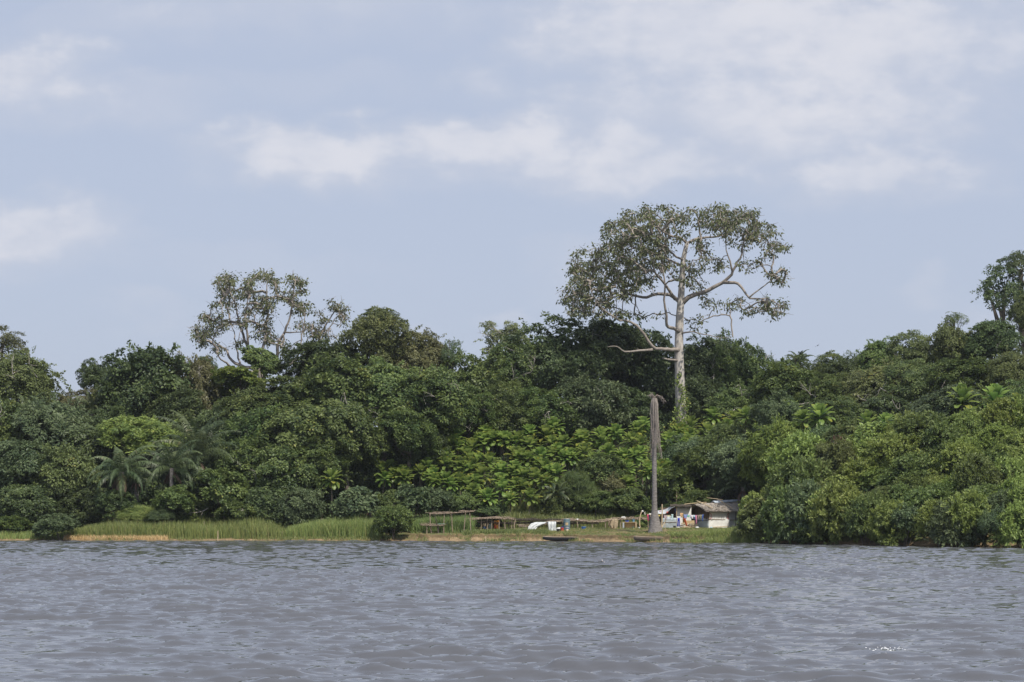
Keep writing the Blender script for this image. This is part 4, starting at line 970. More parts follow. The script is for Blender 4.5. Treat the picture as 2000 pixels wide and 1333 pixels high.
rack('drying_rack', 'low rack with an arched stick roof sheltering the orange drum', 'rack', [(912.5, 1017.5), (925, 1015), (940, 1012.8), (958, 1012), (978, 1012.8), (1004, 1014)], 205.2, 2.2, [
    (919, 1017, 920, 1042, .1, .075), (929, 1016, 928, 1041, .9, .045, 1), (941, 1014, 939, 1039, .3, .05), (952, 1013, 952, 1039, .2, .05), (961, 1013, 961, 1039, .25, .05), (976, 1014, 976, 1039, .15, .06),
    (986, 1014, 987, 1039, .2, .06), (993, 1016, 992, 1038, 1.9, .05, 1), (1000, 1015, 1000, 1038, .3, .05), (1007, 1015, 1005, 1038, .1, .065)], 23, .045, .1, [(930, 1019.5), (950, 1020.5), (975, 1021.5), (1003, 1023.5)])
rack('drying_rack', 'long dark rack of short sticks running behind the white plastic', 'rack', [(1000, 1015.5), (1040, 1016), (1080, 1016), (1124, 1017)], 208.2, 1.6, [
    (1014, 1016, 1014, 1037, .1, .05, 1), (1040, 1017, 1040, 1036, .8, .05, 1), (1068, 1017, 1068, 1036, .2, .05, 1), (1098, 1017, 1098, 1036, .2, .05, 1), (1120, 1017, 1120, 1036, .9, .05, 1)], 33, .05, .085,
    [(1004, 1021), (1060, 1022), (1122, 1023)], mt='woodd')
rack('pole_frame', 'low frame of pale rails carrying the white plastic film', 'frame', [(1013, 1027.2), (1035, 1028), (1055, 1026), (1078, 1020), (1106, 1016)], 203.6, .7, [
    (1024, 1028, 1024, 1040, .1, .045), (1052, 1027, 1052, 1040, .6, .04), (1080, 1020, 1080, 1040, .3, .045), (1099, 1018, 1099.5, 1036, .3, .05)], 43, .04, .22)
rack('drying_rack', 'bare rack with a flat pole top between the blue drum and the hanging mat', 'rack', [(1104, 1016.5), (1127, 1016.2), (1150, 1018.5), (1176, 1019), (1196, 1015)], 206, 1.5, [
    (1127, 1017, 1127.5, 1036, .1, .055), (1149, 1029, 1149, 1038, -.6, .06), (1156, 1019, 1156, 1037, .2, .065), (1161, 1028, 1161, 1037, .3, .045, 1), (1184, 1016, 1183.5, 1035, .1, .055)], 53, .05, .15, [(1106, 1021), (1140, 1022), (1170, 1022)])
rack('drying_rack', 'bare rack holding the white bundle and the hanging mat', 'rack', [(1182, 1016.5), (1200, 1014.5), (1230, 1013.5), (1268, 1014)], 207, 1.5, [
    (1212, 1015, 1211.5, 1032, .1, .075), (1240, 1014, 1240, 1030, .1, .05), (1266, 1014, 1266, 1032, .9, .05), (1196, 1015, 1195, 1034, .9, .05, 1)], 63, .045, .15)

for px, y0, y1, Y, r, lab, m in [
    (1291.5, 985, 1038, 206, .075, 'tall bleached pole holding the canopy beside the dead palm', 'tan'), (1297.5, 1022, 1061, 193, .035, 'thin stake in the water grass right of the dead palm', 'tan'),
    (948, 1048, 1059.5, 197, .06, 'short peeled stake standing in the water off the orange drum', 'tan'), (425, 1037, 1055, 201.6, .055, 'lone pale stake in front of the reeds', 'tan'),
    (920, 1040, 1057, 200.3, .04, 'thin stake on the bank below the arched rack', 'wood'), (935, 1047, 1056, 200.5, .04, 'short stub left of the peeled water stake', 'wood'), (1001, 1042, 1056, 200.4, .05, 'grey stake on the bank at the end of the arched rack', 'wood'),
    (398, 1018, 1034, 204, .03, 'thin grey stick rising from the reed tops', 'wood'), (551, 1038, 1050, 202, .035, 'grey stick where the reeds meet the tall grass', 'wood'), (893, 1031, 1044, 202.5, .06, 'stubby post at the back of the tall pole frame', 'wood'),
    (901, 1031, 1043, 203, .06, 'stubby post nearest the arched rack', 'wood'), (907.5, 1032, 1042, 203.2, .05, 'thin stub paired with the post by the arched rack', 'wood'), (1371.5, 1040, 1047, 197, .035, 'white stick planted before the thatched hut', 'sheet'),
    (1268.5, 1046, 1052, 195, .05, 'white stick leaning at the dead palm base', 'sheet'), (1321, 946, 972, 213, .07, 'bare upright trunk pole behind the lean to', 'tan')]:
    a = P(px, y1, Y); z = min(a[2], gz(a[0], a[1])) if px != 1321 else gz(a[0], a[1]); b = P(px + (y1 - y0) * .03, y0, Y)
    o = MB().bar((a[0], a[1], z - .2), b, r, 7, .03, int(px)).build('stake', M[m], org=(a[0], a[1], z)); tag(o, lab, 'stake', 'stakes and poles in the ground')

# clothes line
def hang(name, label, shape, px, py, w, h, Y, col, seed=0):
    """a garment pegged at its top edge; px, py: middle of that edge, w and h in photo pixels"""
    k = Y / F; c = P(px, py, Y); n, m_ = 9, 8; G = np.zeros((n, m_, 3)); g = R(seed + int(px * 3)); f = g.random() * 6
    u, v = np.meshgrid(np.linspace(0, 1, n), np.linspace(-1, 1, m_), indexing='ij')
    half = {'shirt': np.where(u < .38, 1.0, .68), 'trousers': .8 + .2 * u, 'cloth': np.ones_like(u), 'swag': 1 - .55 * u}[shape]
    G[..., 0] = v * half * w * k / 2 + np.sin(u * 3 + f) * .02; G[..., 1] = np.sin(v * 5 + f) * .05 * (.3 + u); G[..., 2] = -u * h * k - .04 * (1 - v * v) * (shape != 'trousers')
    mb = MB().grid(G)
    if shape == 'trousers': mb.Fc = [q for q in mb.Fc if not (q[0] % m_ == m_ // 2 - 1 and q[0] // m_ > 2)]
    t_ = mb.build(name, colm(col), org=(0, 0, 0), smooth=True, solid=.015); t_.location = c
    return tag(t_, label, 'clothing', 'washing hung out to dry')
def line(name, label, a, b, sag):
    t_ = np.linspace(0, 1, 10)[:, None]; p = np.array(a) + (np.array(b) - np.array(a)) * t_ - np.array((0, 0, sag)) * np.sin(t_ * 3.1416)
    tag(MB().tube(p, .012, 4).build(name, M['woodd'], org=a), label, 'line')
LY = 206.2
pl = thing('line_post', 'crooked post with a white cap left of the dead palm', 'post', P(1251.5, 1038, LY))
pole(MB(), 1255, 998, 1251.5, 1038, LY, .07, bend=.12).build('post', M['tan'], pl); MB().lathe(P(1255, 998.5, LY), [(.02, -.1), (.1, -.08), (.1, .02), (.05, .06), (.0, .07)], 10).build('cap', M['sheet'], pl)
o = pole(MB(), 1271, 1004, 1272, 1036, 205.5, .09).bar(P(1265, 1005.5, 205.5), P(1276, 1004.5, 205.5), .05).build('line_post', M['tan'], org=P(1272, 1036, 205.5)); tag(o, 'post with a crossbar carrying dark clothes by the dead palm', 'post')
o = MB().bar(P(1292.5, 1031, 205.8), P(1301, 1015.5, 206.4), .045).build('prop_stick', M['tan'], org=P(1292.5, 1031, 205.8)); tag(o, 'slanting stick propped against the canopy pole', 'stick')
line('clothes_line', 'thin line from the capped post to the canopy pole', P(1255, 999, LY), P(1292, 1006, 206), .15)
line('clothes_line', 'thin line from the canopy pole to the gable of the thatched hut', P(1292, 1005.5, 206), P(1376, 1004.5, 206.6), .12)
for sh_, px, py, w, h, Y, col, lab in [
    ('swag', 1259.5, 1000, 2.8, 6, LY, (.7, .68, .6), 'small cream cloth just right of the capped post'), ('swag', 1265.5, 1005, 3, 12.5, 205.4, (.72, .1, .22), 'long crimson cloth on the crossbar post'),
    ('trousers', 1268.5, 1005.5, 4.5, 12.5, 205.4, (.03, .03, .055), 'dark trousers on the crossbar post'), ('cloth', 1270, 1002.5, 4, 3, 205.35, (.72, .7, .66), 'white bundle on top of the crossbar post'),
    ('swag', 1275, 1003, 5, 9, 205.4, (.68, .62, .52), 'cream shirt hanging against the dead palm trunk'), ('cloth', 1287.5, 1005.5, 4, 3, 206, (.62, .5, .14), 'small mustard cloth right of the dead palm trunk'),
    ('shirt', 1295, 1006, 5, 6, 206.1, (.07, .05, .08), 'dark plum shirt beside the canopy pole'), ('swag', 1300, 1006.2, 6, 9.5, 206.1, (.5, .4, .43), 'mauve grey shirt under the canopy'), ('cloth', 1305.5, 1006, 7.5, 4, 206.15, (.68, .63, .42), 'pale yellow cloth under the canopy'),
    ('shirt', 1306, 1009, 8, 6, 206, (.58, .63, .7), 'pale blue patterned shirt under the canopy'), ('cloth', 1313.5, 1004.5, 3.4, 12, 206.15, (.52, .68, .68), 'pale aqua towel under the canopy'), ('shirt', 1312, 1012, 8, 5, 206, (.45, .52, .58), 'blue and white blouse below the aqua towel'),
    ('trousers', 1325.2, 1012, 5.2, 17, 206.2, (.02, .04, .42), 'bright blue trousers by the lean to doorway'), ('shirt', 1331.5, 1002, 6, 8.5, 206.2, (.62, .4, .22), 'tan orange shirt above the doorway steps'), ('cloth', 1335.7, 1009.5, 3.8, 11, 206.35, (.34, .24, .07), 'ochre cloth hanging below the tan shirt'),
    ('shirt', 1339, 1005, 7.2, 8, 206.2, (.24, .32, .62), 'periwinkle shirt in the middle of the line'), ('cloth', 1344.5, 1005.5, 5, 4.5, 206.25, (.24, .52, .38), 'sea green cloth next to the periwinkle shirt'), ('shirt', 1349, 1006, 4.5, 6, 206.3, (.5, .47, .58), 'lilac shirt near the hut gable'),
    ('shirt', 1352.5, 1006, 4, 7, 206.3, (.74, .72, .76), 'white shirt near the hut gable'), ('cloth', 1355.6, 1006, 4, 4, 206.35, (.5, .68, .78), 'sky blue cloth near the hut gable'), ('swag', 1359.5, 1006.5, 3.4, 17, 206.2, (.66, .28, .42), 'long pink cloth before the hut gable'),
    ('cloth', 1358, 1010.5, 2.4, 4, 206.3, (.1, .16, .5), 'small navy cloth beside the long pink cloth'), ('shirt', 1364, 1006, 5, 8, 206.4, (.28, .22, .2), 'brown shirt before the hut gable'), ('shirt', 1369, 1005.5, 4.5, 8, 206.45, (.26, .25, .17), 'khaki shirt near the hut corner'),
    ('swag', 1372.5, 1005, 3.4, 13, 206.5, (.06, .12, .38), 'dark blue clothing closest to the hut corner'), ('shirt', 1319, 993.5, 3, 8, 207.7, (.06, .1, .3), 'blue shirt in the shade under the lean to roof'), ('cloth', 1303.5, 999, 3, 3, 206.7, (.6, .12, .1), 'red rag on the canopy edge'),
    ('cloth', 1289.3, 997.5, 2, 2, 206, (.55, .1, .12), 'tiny red rag by the canopy pole')]:
    hang('garment', lab, sh_, px, py, w, h, Y, col)
o = MB().grid(np.array([[P(1336.5 + 5 * u_ + v_ * 2.2 * (1 - .4 * u_), 1012 + 16 * u_, 206.2 - .05 * math.sin(v_ * 3)) for v_ in np.linspace(-1, 1, 5)] for u_ in np.linspace(0, 1, 8)])).build('garment', colm((.5, .1, .04)), org=P(1336.5, 1012, 206.2), smooth=True, solid=.015)
tag(o, 'rust red cloth trailing to the doorway steps', 'clothing', 'washing hung out to dry')

# ---- thatched hut
def hut():
    fc = P(1384, 1033, 207.6); fc[2] = gz(fc[0], fc[1])
    t = thing('thatched_hut', 'thatched hut walled with white tarpaulin and brown gable planks', 'hut', fc); t.rotation_euler = (0, 0, math.radians(35))
    Lh, Wd, He = 5.3, 3.0, 3.08 - fc[2]; rid = lambda x: He + .72 + .06 * x
    def wall(a, b, z0, z1, seed):
        g = R(seed); n, m_ = 14, 10; s = np.linspace(0, 1, n); z = np.linspace(z0, z1, m_); a, b = np.array(a), np.array(b)
        nx = np.array((b - a)[[1, 0]] * (1, -1)); nx = nx / np.linalg.norm(nx)
        G = np.array([[(*(a + (b - a) * q + nx * g.normal(0, .018)), h) for h in z] for q in s]); return MB().grid(G)
    front_ = wall((0, 0), (2.85, 0), -.1, He, 1).build('wall', M['sheet'], t, org=(0, 0, 0), smooth=True, solid=.03)
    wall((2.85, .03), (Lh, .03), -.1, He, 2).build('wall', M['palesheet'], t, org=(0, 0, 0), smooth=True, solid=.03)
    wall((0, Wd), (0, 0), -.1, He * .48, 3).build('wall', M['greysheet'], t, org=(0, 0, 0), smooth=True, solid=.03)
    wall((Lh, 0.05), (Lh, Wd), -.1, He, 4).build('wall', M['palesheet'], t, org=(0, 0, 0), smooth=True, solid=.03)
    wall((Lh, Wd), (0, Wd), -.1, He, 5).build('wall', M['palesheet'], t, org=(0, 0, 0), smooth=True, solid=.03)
    mb = MB(); g = R(9); n = 22
    for i in range(n):
        y = Wd * (i + .5) / n; zt = rid(0) - abs(y - Wd / 2) / (Wd / 2) * (rid(0) - He) - .03
        zb = He * (.62 if .55 < y < 2.4 else .46) + g.normal(0, .03)
        mb.box((.02 + g.normal(0, .01), y, (zt + zb) / 2), (.03, Wd / n * .96, zt - zb))
    mb.build('gable_wall', M['plank'], t, org=(0, 0, 0))
    wall((.03, 2.4), (.03, .1), He * .44, He * .64, 6).build('wall', M['palesheet'], t, org=(0, 0, 0), smooth=True, solid=.02)
    # roof: two slopes of shaggy thatch
    def slope(ye, ze):
        mb = MB(); g = R(12 + int(ye)); x0, x1 = -.75, Lh + .5; nx, ny = 30, 8
        for top in (0, 1):
            G = np.array([[(x + (.0), Wd / 2 + (ye - Wd / 2) * v, rid(x) + (ze - rid(x)) * v + .1 * math.sin(v * 3.14) + (.11 if top else 0) + g.normal(0, .02)) for v in np.linspace(0, 1, ny)] for x in np.linspace(x0, x1, nx)])
            mb.grid(G)
        n = 5200; x = g.uniform(x0 - .05, x1, n); v = np.where(g.random(n) < .3, 1 - .12 * g.random(n), g.random(n)); x = np.where(g.random(n) < .07, x0 + g.random(n) * .15, x)
        zr = He + .72 + .06 * x; p = np.stack([x, Wd / 2 + (ye - Wd / 2) * v, zr + (ze - zr) * v + .13 + .1 * np.sin(v * 3.14)], -1)
        d = unit(np.stack([0 * x, 0 * x + (ye - Wd / 2), ze - zr], -1)) + g.normal(0, .16, (n, 3)); d[:, 2] -= .12
        leaves(mb, p, d, np.stack([g.normal(0, .4, n), g.normal(0, .3, n), 0 * x + 1], -1), g.uniform(.2, .42, n), .03, g.random(n)); return mb
    rf = slope(-.3, He + .02).build('roof', M['thatch'], t, org=(0, 0, 0)); slope(Wd + .15, He + .05).build('roof', M['thatch'], t, org=(0, 0, 0))
    G = np.array([[(x, Wd / 2 + (v - .5) * .75, rid(x) + .3 - abs(v - .5) * .42 + .02 * math.sin(x * 7)) for v in np.linspace(0, 1, 5)] for x in np.linspace(1.9, Lh + .4, 16)])
    MB().grid(G).build('ridge_sheet', flat('blue grey roof film', (.42, .47, .54), .5, .1, 3), rf, org=(0, 0, 0), solid=.02, smooth=True)
    for a, b, r in (((-.15, 1.75, rid(0) + .42), (.35, -.2, He + .36), .055), ((2.75, 1.75, rid(2.7) + .48), (3.25, -.25, He + .3), .055), ((2.95, 1.1, rid(2.7) + .38), (2.35, 3.0, rid(2.7) + .62), .045), ((-1.8, 1.9, rid(0) + .05), (1.0, 1.45, rid(0) + .28), .045)):
        MB().bar(a, b, r, 6, .03).build('roof_pole', M['tan'], rf, org=(0, 0, 0))
    MB().bar((-.05, -.06, He * .55), (2.3, -.06, He * .53), .03, 5, .02).build('batten', M['wood'], front_, org=(0, 0, 0)); MB().bar((2.95, -.04, He * .5), (Lh, -.04, He * .5), .03, 5, .02).build('batten', M['wood'], t, org=(0, 0, 0))
    MB().bar((-.06, Wd, He * .46), (-.06, 0, He * .48), .03, 5, .02).build('batten', M['woodd'], t, org=(0, 0, 0)); MB().bar((3.75, -.06, -.1), (3.75, -.06, He), .035, 5, .02).build('upright', M['woodd'], t, org=(0, 0, 0))
    MB().box((.0, -.03, He * .74), (.16, .05, He * .5)).build('corner_plank', M['plank'], t, org=(0, 0, 0)); MB().bar((.1, -.25, .12), (2.4, -.3, .2), .05, 6, .05).build('sill_log', M['tan'], t, org=(0, 0, 0))
    for x0, a0, a1 in ((.12, -1.6, 1.6), (2.83, 1.5, 4.75)):                   # faded red ring prints cut by the seams
        mb = MB(); an = np.linspace(a0, a1, 18); zc = He * .72
        for r0, r1 in ((.25, .305), ):
            V = np.array([(x0 + r * math.cos(a), -.045, zc + r * math.sin(a)) for a in an for r in (r0, r1)]); mb.add(V, [(2 * i, 2 * i + 1, 2 * i + 3, 2 * i + 2) for i in range(17)])
        s = 1 if a0 < 0 else -1
        for bx, bz, w, h in ((.06, .02, .09, .03), (.1, -.07, .12, .035), (.05, .1, .05, .05)): mb.box((x0 + s * bx, -.045, zc + bz), (w, .006, h))
        mb.build('ring_emblem', M['red'], front_, org=(0, 0, 0))
hut()

# ---- open lean-to with a tarpaulin canopy
def leanto():
    Y0 = 207.6; b = P(1310, 1033, Y0); t = thing('lean_to_shack', 'open lean to shack of white and grey sheets with a sagging canopy', 'shack', (b[0], b[1], gz(b[0], b[1])))
    def pan(x0, x1, y0, y1, Y, m, nm, seed, Yb=None):
        g = R(seed); G = np.array([[P(x, y, (Y + ((Yb or Y) - Y) * (x - x0) / (x1 - x0)) + g.normal(0, .02)) for y in np.linspace(y0, y1, 8)] for x in np.linspace(x0, x1, 9)])
        return MB().grid(G).build(nm, M[m], t, smooth=True, solid=.03)
    pan(1321.5, 1350, 991, 1034.5, Y0 + .25, 'sheet', 'wall', 1, Y0 + .9); pan(1292.5, 1321.3, 1012, 1035, Y0 - .1, 'greysheet', 'wall', 2)
    pan(1290, 1350, 992, 1036, Y0 + 2.6, 'plank', 'wall', 3)
    mb = MB(); g = R(4)
    for i, x in enumerate(np.linspace(1303, 1321, 10)): mb.bar(P(x, 994 + max(0, (1312 - x) * .7), Y0 + .9), P(x + .5, 1013, Y0 + .9), .05, 5, .02, i)
    mb.build('slat', M['plank'], t)
    MB().bar(P(1292.5, 1020.5, Y0 - .17), P(1321.5, 1020.3, Y0 - .17), .03).build('batten', M['wood'], t)
    MB().bar(P(1321.3, 991, Y0 - .05), P(1321.3, 1036, Y0 - .05), .06).build('post', M['tan'], t)
    G = np.array([[P(np.interp(u, (0, 1), (1308.5, 1351)), np.interp(u, (0, 1), (988.6, 990)) + .6 * math.sin(u * 19), Y0 + v) for v in (-.35, .6, 1.6, 2.9)] for u in np.linspace(0, 1, 14)]); G[:, 1:, 2] += np.array((.06, .1, .16))
    MB().grid(G).build('roof', M['woodd'], t, solid=.1)
    ce, cf = [(1284, 997.5), (1291, 996.8), (1299, 995.4), (1305, 992.2), (1311, 989), (1318, 988.2)], [(1284, 1003.5), (1291, 1004.3), (1298, 1003.8), (1305, 999.5), (1311, 993), (1318, 990)]
    uu_ = np.linspace(0, 1, 16); G = np.array([[P(np.interp(u * 5, range(6), [q[0] for q in ce]), np.interp(u * 5, range(6), [q[1] for q in ce]) * (1 - v) + np.interp(u * 5, range(6), [q[1] for q in cf]) * v, Y0 + 1.6 - 2.0 * v - .0 * math.sin(v * 3.1)) for v in np.linspace(0, 1, 7)] for u in uu_])
    MB().grid(G).build('canopy', M['palesheet'], t, smooth=True, solid=.02)
    MB().box(P(1327.5, 1021, Y0 - .12), (.6, .05, 1.35)).build('door', M['sheet'], t)
    for i, y in enumerate((1034, 1030.5, 1026.5, 1023)): MB().bar(P(1327 + i, y, Y0 - 1.2 + i * .3), P(1357, y - .6, Y0 - 1.0 + i * .3), .055, 6, .02, i).build('step_pole', M['tan'], t)
    mb = MB(); g = R(8)
    for i in range(16): a = P(g.uniform(1330, 1350), g.uniform(1025, 1031), Y0 - .9 + g.random() * .5); mb.bar(a, a + (g.uniform(.4, 1.1), g.normal(0, .1), g.normal(0, .12)), .03, 5, .02, i)
    mb.build('stick_floor', M['tan'], t)
    MB().box(P(1344, 1020.5, Y0 + .15), (1.35, .06, .4)).build('wall', M['board'], t)
    mb = MB(); 
    return t
leanto()

# ---- things standing about
def on(px, Y): 
    x = (px - 1000) / F * Y; return np.array((x, Y, gz(x, Y)))
def vessel(name, label, cat, px, Y, r, h, m, rim=None, taper=.85, dz=0.0, handle=False):
    c = on(px, Y) + (0, 0, dz); t = thing(name, label, cat, c); w = .012
    MB().lathe(c, [(0, 0), (r * taper, 0), (r * (taper + 1) / 2 * 1.01, h * .5), (r, h), (r - w, h), (r * taper - w, w), (0, w)], 20).build('body', m, t, smooth=False)
    MB().lathe(c, [(r, h - .03), (r + .025, h - .03), (r + .025, h), (r, h)], 20).build('rim', rim or m, [q for q in t.children][0], org=c)
    if handle: MB().tube([c + (math.cos(a) * r, .0, h + math.sin(a) * r * .75) for a in np.linspace(0, 3.14, 9)], .01, 4).build('handle', M['wood'], t)
    return t
blue, navy = plasticm((.03, .17, .62), 'blue plastic'), plasticm((.02, .08, .6), 'deep blue plastic')
vessel('basin', 'blue basin standing on the grass in front of the rack', 'basin', 1140, 203, .26, .24, blue, plasticm((.2, .4, .75), 'pale blue plastic'), .72)
vessel('bucket', 'red bucket with a blue lid knob at the bank edge', 'bucket', 1098, 202.2, .17, .42, plasticm((.5, .075, .04), 'red plastic'), handle=False)
o = MB().lathe(on(1098.5, 202.2) + (0, 0, .42), [(0, .0), (.09, .0), (.08, .06), (0, .07)], 12).build('lid', navy, org=on(1098.5, 202.2)); tag(o, 'small blue lid lying on the red bucket', 'lid')
v_ = vessel('bucket', 'white paint bucket with a blue band beside the red bucket', 'bucket', 1107.5, 202.0, .16, .38, plasticm((.74, .68, .52), 'cream plastic'), M['sheet'])
c = on(1107.5, 202.0); MB().lathe(c, [(.152, .22), (.162, .22), (.165, .3), (.155, .3)], 20).build('label_band', plasticm((.1, .12, .35), 'blue band'), v_)
c = on(1107, 203.2); d_ = thing('drum', 'tall blue grey drum with a tan patch under the rack end', 'drum', c)
MB().lathe(c, [(0, 0), (.34, 0), (.36, .06), (.345, .1), (.345, .4), (.365, .43), (.345, .46), (.345, .8), (.365, .83), (.345, .86), (.345, 1.12), (.3, 1.18), (0, 1.18)], 24).build('body', M['drum'], d_); db_ = d_.children[0]
MB().grid(np.array([[(c[0] + .372 * math.sin(a), c[1] - .372 * math.cos(a), c[2] + z) for z in (.5, .77)] for a in np.linspace(-.42, .36, 7)])).build('patch', M['board'], db_, solid=.006, org=d_.location)
o = MB().lathe(P(1107.5, 1016.2, 203.1), [(0, -.1), (.2, -.08), (.24, .05), (.17, .16), (0, .2)], 10).build('sack', M['mat'], org=P(1107.5, 1016.5, 203.1)); tag(o, 'crumpled sack lying on top of the blue grey drum', 'sack')
c = on(970, 206.2); d_ = thing('drum', 'rusty orange drum with dark holes under the arched rack', 'drum', c)
MB().lathe(c, [(0, 0), (.3, 0), (.31, .28), (.325, .3), (.31, .32), (.31, .58), (.325, .6), (.31, .62), (.3, .88), (0, .88)], 24).build('body', M['orange'], d_); ob_ = d_.children[0]
mb = MB()
for a, z in ((-.35, .7), (.35, .72), (-.1, .45), (.25, .5)): mb.lathe(c + (.325 * math.sin(a), -.325 * math.cos(a), z), [(0, -.05), (.045, -.03), (.05, .02), (0, .05)], 8)
mb.build('hole', M['woodd'], ob_, org=d_.location)
MB().grid(np.array([[(c[0] + .322 * math.sin(a), c[1] - .322 * math.cos(a), c[2] + z) for z in (.03, .2, .38)] for a in np.linspace(-.75, -.2, 5)])).build('red_patch', M['red'], ob_, solid=.006, org=d_.location)
def lump(name, label, cat, c, s, m, seed, rough=.25):
    g = R(seed); fr = g.normal(0, 2.5, (6, 3)); ph = g.random(6) * 6; mb = MB()
    th, al = np.meshgrid(np.linspace(.02, 3.12, 14), np.linspace(0, 2 * np.pi, 22), indexing='ij'); v = np.stack([np.sin(th) * np.cos(al), np.sin(th) * np.sin(al), np.cos(th)], -1)
    k = 1 + rough * sum(np.sin(v @ fr[i] + ph[i]) for i in range(6)) / 3; o = mb.grid(np.asarray(c) + v * k[..., None] * np.asarray(s)).build(name, m, org=c, smooth=True); return tag(o, label, cat)
lump('bundle', 'beige bundle stacked under the arched rack', 'bundle', P(945, 1027, 206.4), (.3, .25, .2), M['mat'], 1)
lump('bundle', 'blue cloth bundle below the beige one', 'bundle', P(946, 1036, 206.3), (.22, .2, .28), colm((.12, .2, .42)), 2)
lump('bundle', 'whitish sacking bundle in the middle of the arched rack', 'bundle', P(951, 1031, 206.6), (.24, .2, .45), M['mat'], 3)
lump('bundle', 'pale green netting bundle beside the orange drum', 'bundle', P(958, 1030, 206.3), (.22, .2, .3), colm((.4, .5, .45)), 4, .4)
lump('bundle', 'white bundle lying on the rack above the wooden box', 'bundle', P(1217, 1012, 207.6), (.26, .25, .15), M['sheet'], 5)
lump('bundle', 'small white bag on the rack end above the blue drum', 'bundle', P(1127, 1015.5, 206.4), (.13, .12, .1), M['sheet'], 6)
lump('basket', 'white heap over a black basin left of the red bucket', 'basin', on(1091.5, 202.3) + (0, 0, .3), (.27, .22, .12), M['sheet'], 7)
vessel('basin', 'black basin under the white heap', 'basin', 1091.5, 202.3, .26, .22, M['hulld'])
lump('tub', 'small white tub on the ground right of the wooden box', 'tub', on(1248.5, 203) + (0, 0, .1), (.15, .12, .12), M['sheet'], 8, .1)
lump('rag', 'dark red rag lying under the hanging mat', 'rag', on(1193.5, 205.5) + (0, 0, .05), (.35, .2, .05), colm((.14, .06, .05)), 9)
lump('bag', 'white bag on the path before the hut', 'bag', on(1362, 203.5) + (0, 0, .1), (.2, .15, .13), M['sheet'], 10)
lump('bag', 'light blue bag on the path before the hut wall', 'bag', on(1389.5, 203.8) + (0, 0, .06), (.16, .14, .08), colm((.3, .5, .65)), 11)
lump('bag', 'white scrap beside the lean to steps', 'bag', on(1323.5, 205.2) + (0, 0, .06), (.13, .1, .08), M['sheet'], 12)
lump('bag', 'white scrap at the canopy pole foot', 'bag', on(1294, 203) + (0, 0, .05), (.14, .1, .06), M['sheet'], 13)
vessel('bucket', 'black bucket before the grey wall of the lean to', 'bucket', 1317.5, 206.6, .15, .3, M['hulld'])
lump('gravel_heap', 'dark gravel heap at the waterline below the rack', 'heap', P(1152, 1059, 195.8), (1.05, .7, .62), M['mound'], 14, .12)
lump('soil_heap', 'smaller brown soil heap before the gravel heap', 'heap', P(1148, 1059.5, 194.9), (.6, .4, .42), M['soil'], 15, .1)
# hanging mat and plastic film
def drape(name, label, cat, rows, m, seed, Y, thick=.02):
    """rows: photo outline rows (left x, right x, y, distance offset) from the top"""
    g = R(seed); n = 12; rr = np.array(rows, float); q = np.linspace(0, len(rr) - 1, len(rr) * 3); it = np.stack([np.interp(q, range(len(rr)), rr[:, i]) for i in range(4)], -1)
    f = g.random() * 6; G = np.array([[P(a + (b - a) * s, y + g.normal(0, .08), Y + d + .1 * math.sin(s * 17 + f + i * .3) + g.normal(0, .012)) for s in np.linspace(0, 1, n)] for i, (a, b, y, d) in enumerate(it)])
    o = MB().grid(G).build(name, m, org=P(rows[0][0], rows[0][2], Y), smooth=True, solid=thick); return tag(o, label, cat)
drape('mat', 'brown woven mat hung over the rack edge', 'mat', [(1188, 1206.5, 1014, .5), (1187.5, 1207, 1013.6, -.02), (1187.5, 1207, 1020, -.08), (1188, 1206.8, 1027, -.1), (1192, 1205.5, 1031, -.1), (1199, 1205, 1032.8, -.1)], M['mat'], 1, 206.8)
drape('plastic_sheet', 'milky plastic film bellied over the low pale rails', 'sheet', [(1051, 1070, 1020.5, .9), (1046, 1069, 1020.2, .3), (1037, 1064, 1023, -.1), (1032, 1050, 1029, -.3), (1031, 1046, 1034, -.4), (1029.5, 1041, 1040, -.3)], M['plastic'], 2, 203.5)
drape('plastic_sheet', 'white plastic sheet hanging straight to the ground beside the film', 'sheet', [(1068, 1086, 1020, .7), (1069.5, 1086, 1019.2, .1), (1070, 1086.3, 1024, -.06), (1071, 1086, 1032, -.1), (1072, 1087, 1037, -.12), (1074, 1090, 1041.4, -.3)], M['plastic'], 3, 203.3)
# open wooden box used as a table
c = P(1229, 1041, 203.4); c[2] = gz(c[0], c[1]); t = thing('wooden_box', 'pale open wooden box laid on its side as a table', 'box', c)
w_, h_ = 27 * 203.4 / F, 13.2 * 203.4 / F
MB().box(c + (0, .5, h_ / 2), (w_ - .1, .05, h_ - .06)).build('back_board', M['board'], t); MB().box(c + (0, .22, h_), (w_ + .1, .66, .05)).build('top_board', M['board'], t)
MB().box(c + (w_ / 2, .2, h_ / 2 - .03), (.16, .6, h_ - .01)).build('side_board', M['board'], t); MB().box(c + (-w_ / 2 + .12, .2, h_ / 2 - .03), (.14, .6, h_ - .01)).build('side_board', M['greysheet'], t)
MB().box(c + (0, .2, .04), (w_ - .2, .55, .05)).build('bottom_board', M['board'], t)
for dx in (-w_ / 2 - .02, w_ / 2 + .02): MB().bar(c + (dx, -.1, -.1), c + (dx, -.1, h_ + .0), .035, 5).build('leg', M['wood'], t)
def sit(name, label, cat, px, r, h, m, tp):
    q = c + ((px - 1229) * 203.4 / F, .15, h_ + .025); t_ = thing(name, label, cat, q); MB().lathe(q, [(0, 0), (r * tp, 0), (r, h), (r - .012, h), (r * tp - .012, .012), (0, .012)], 18).build('body', m, t_); MB().lathe(q, [(r, h - .025), (r + .02, h - .025), (r + .02, h), (r, h)], 18).build('rim', m, t_)
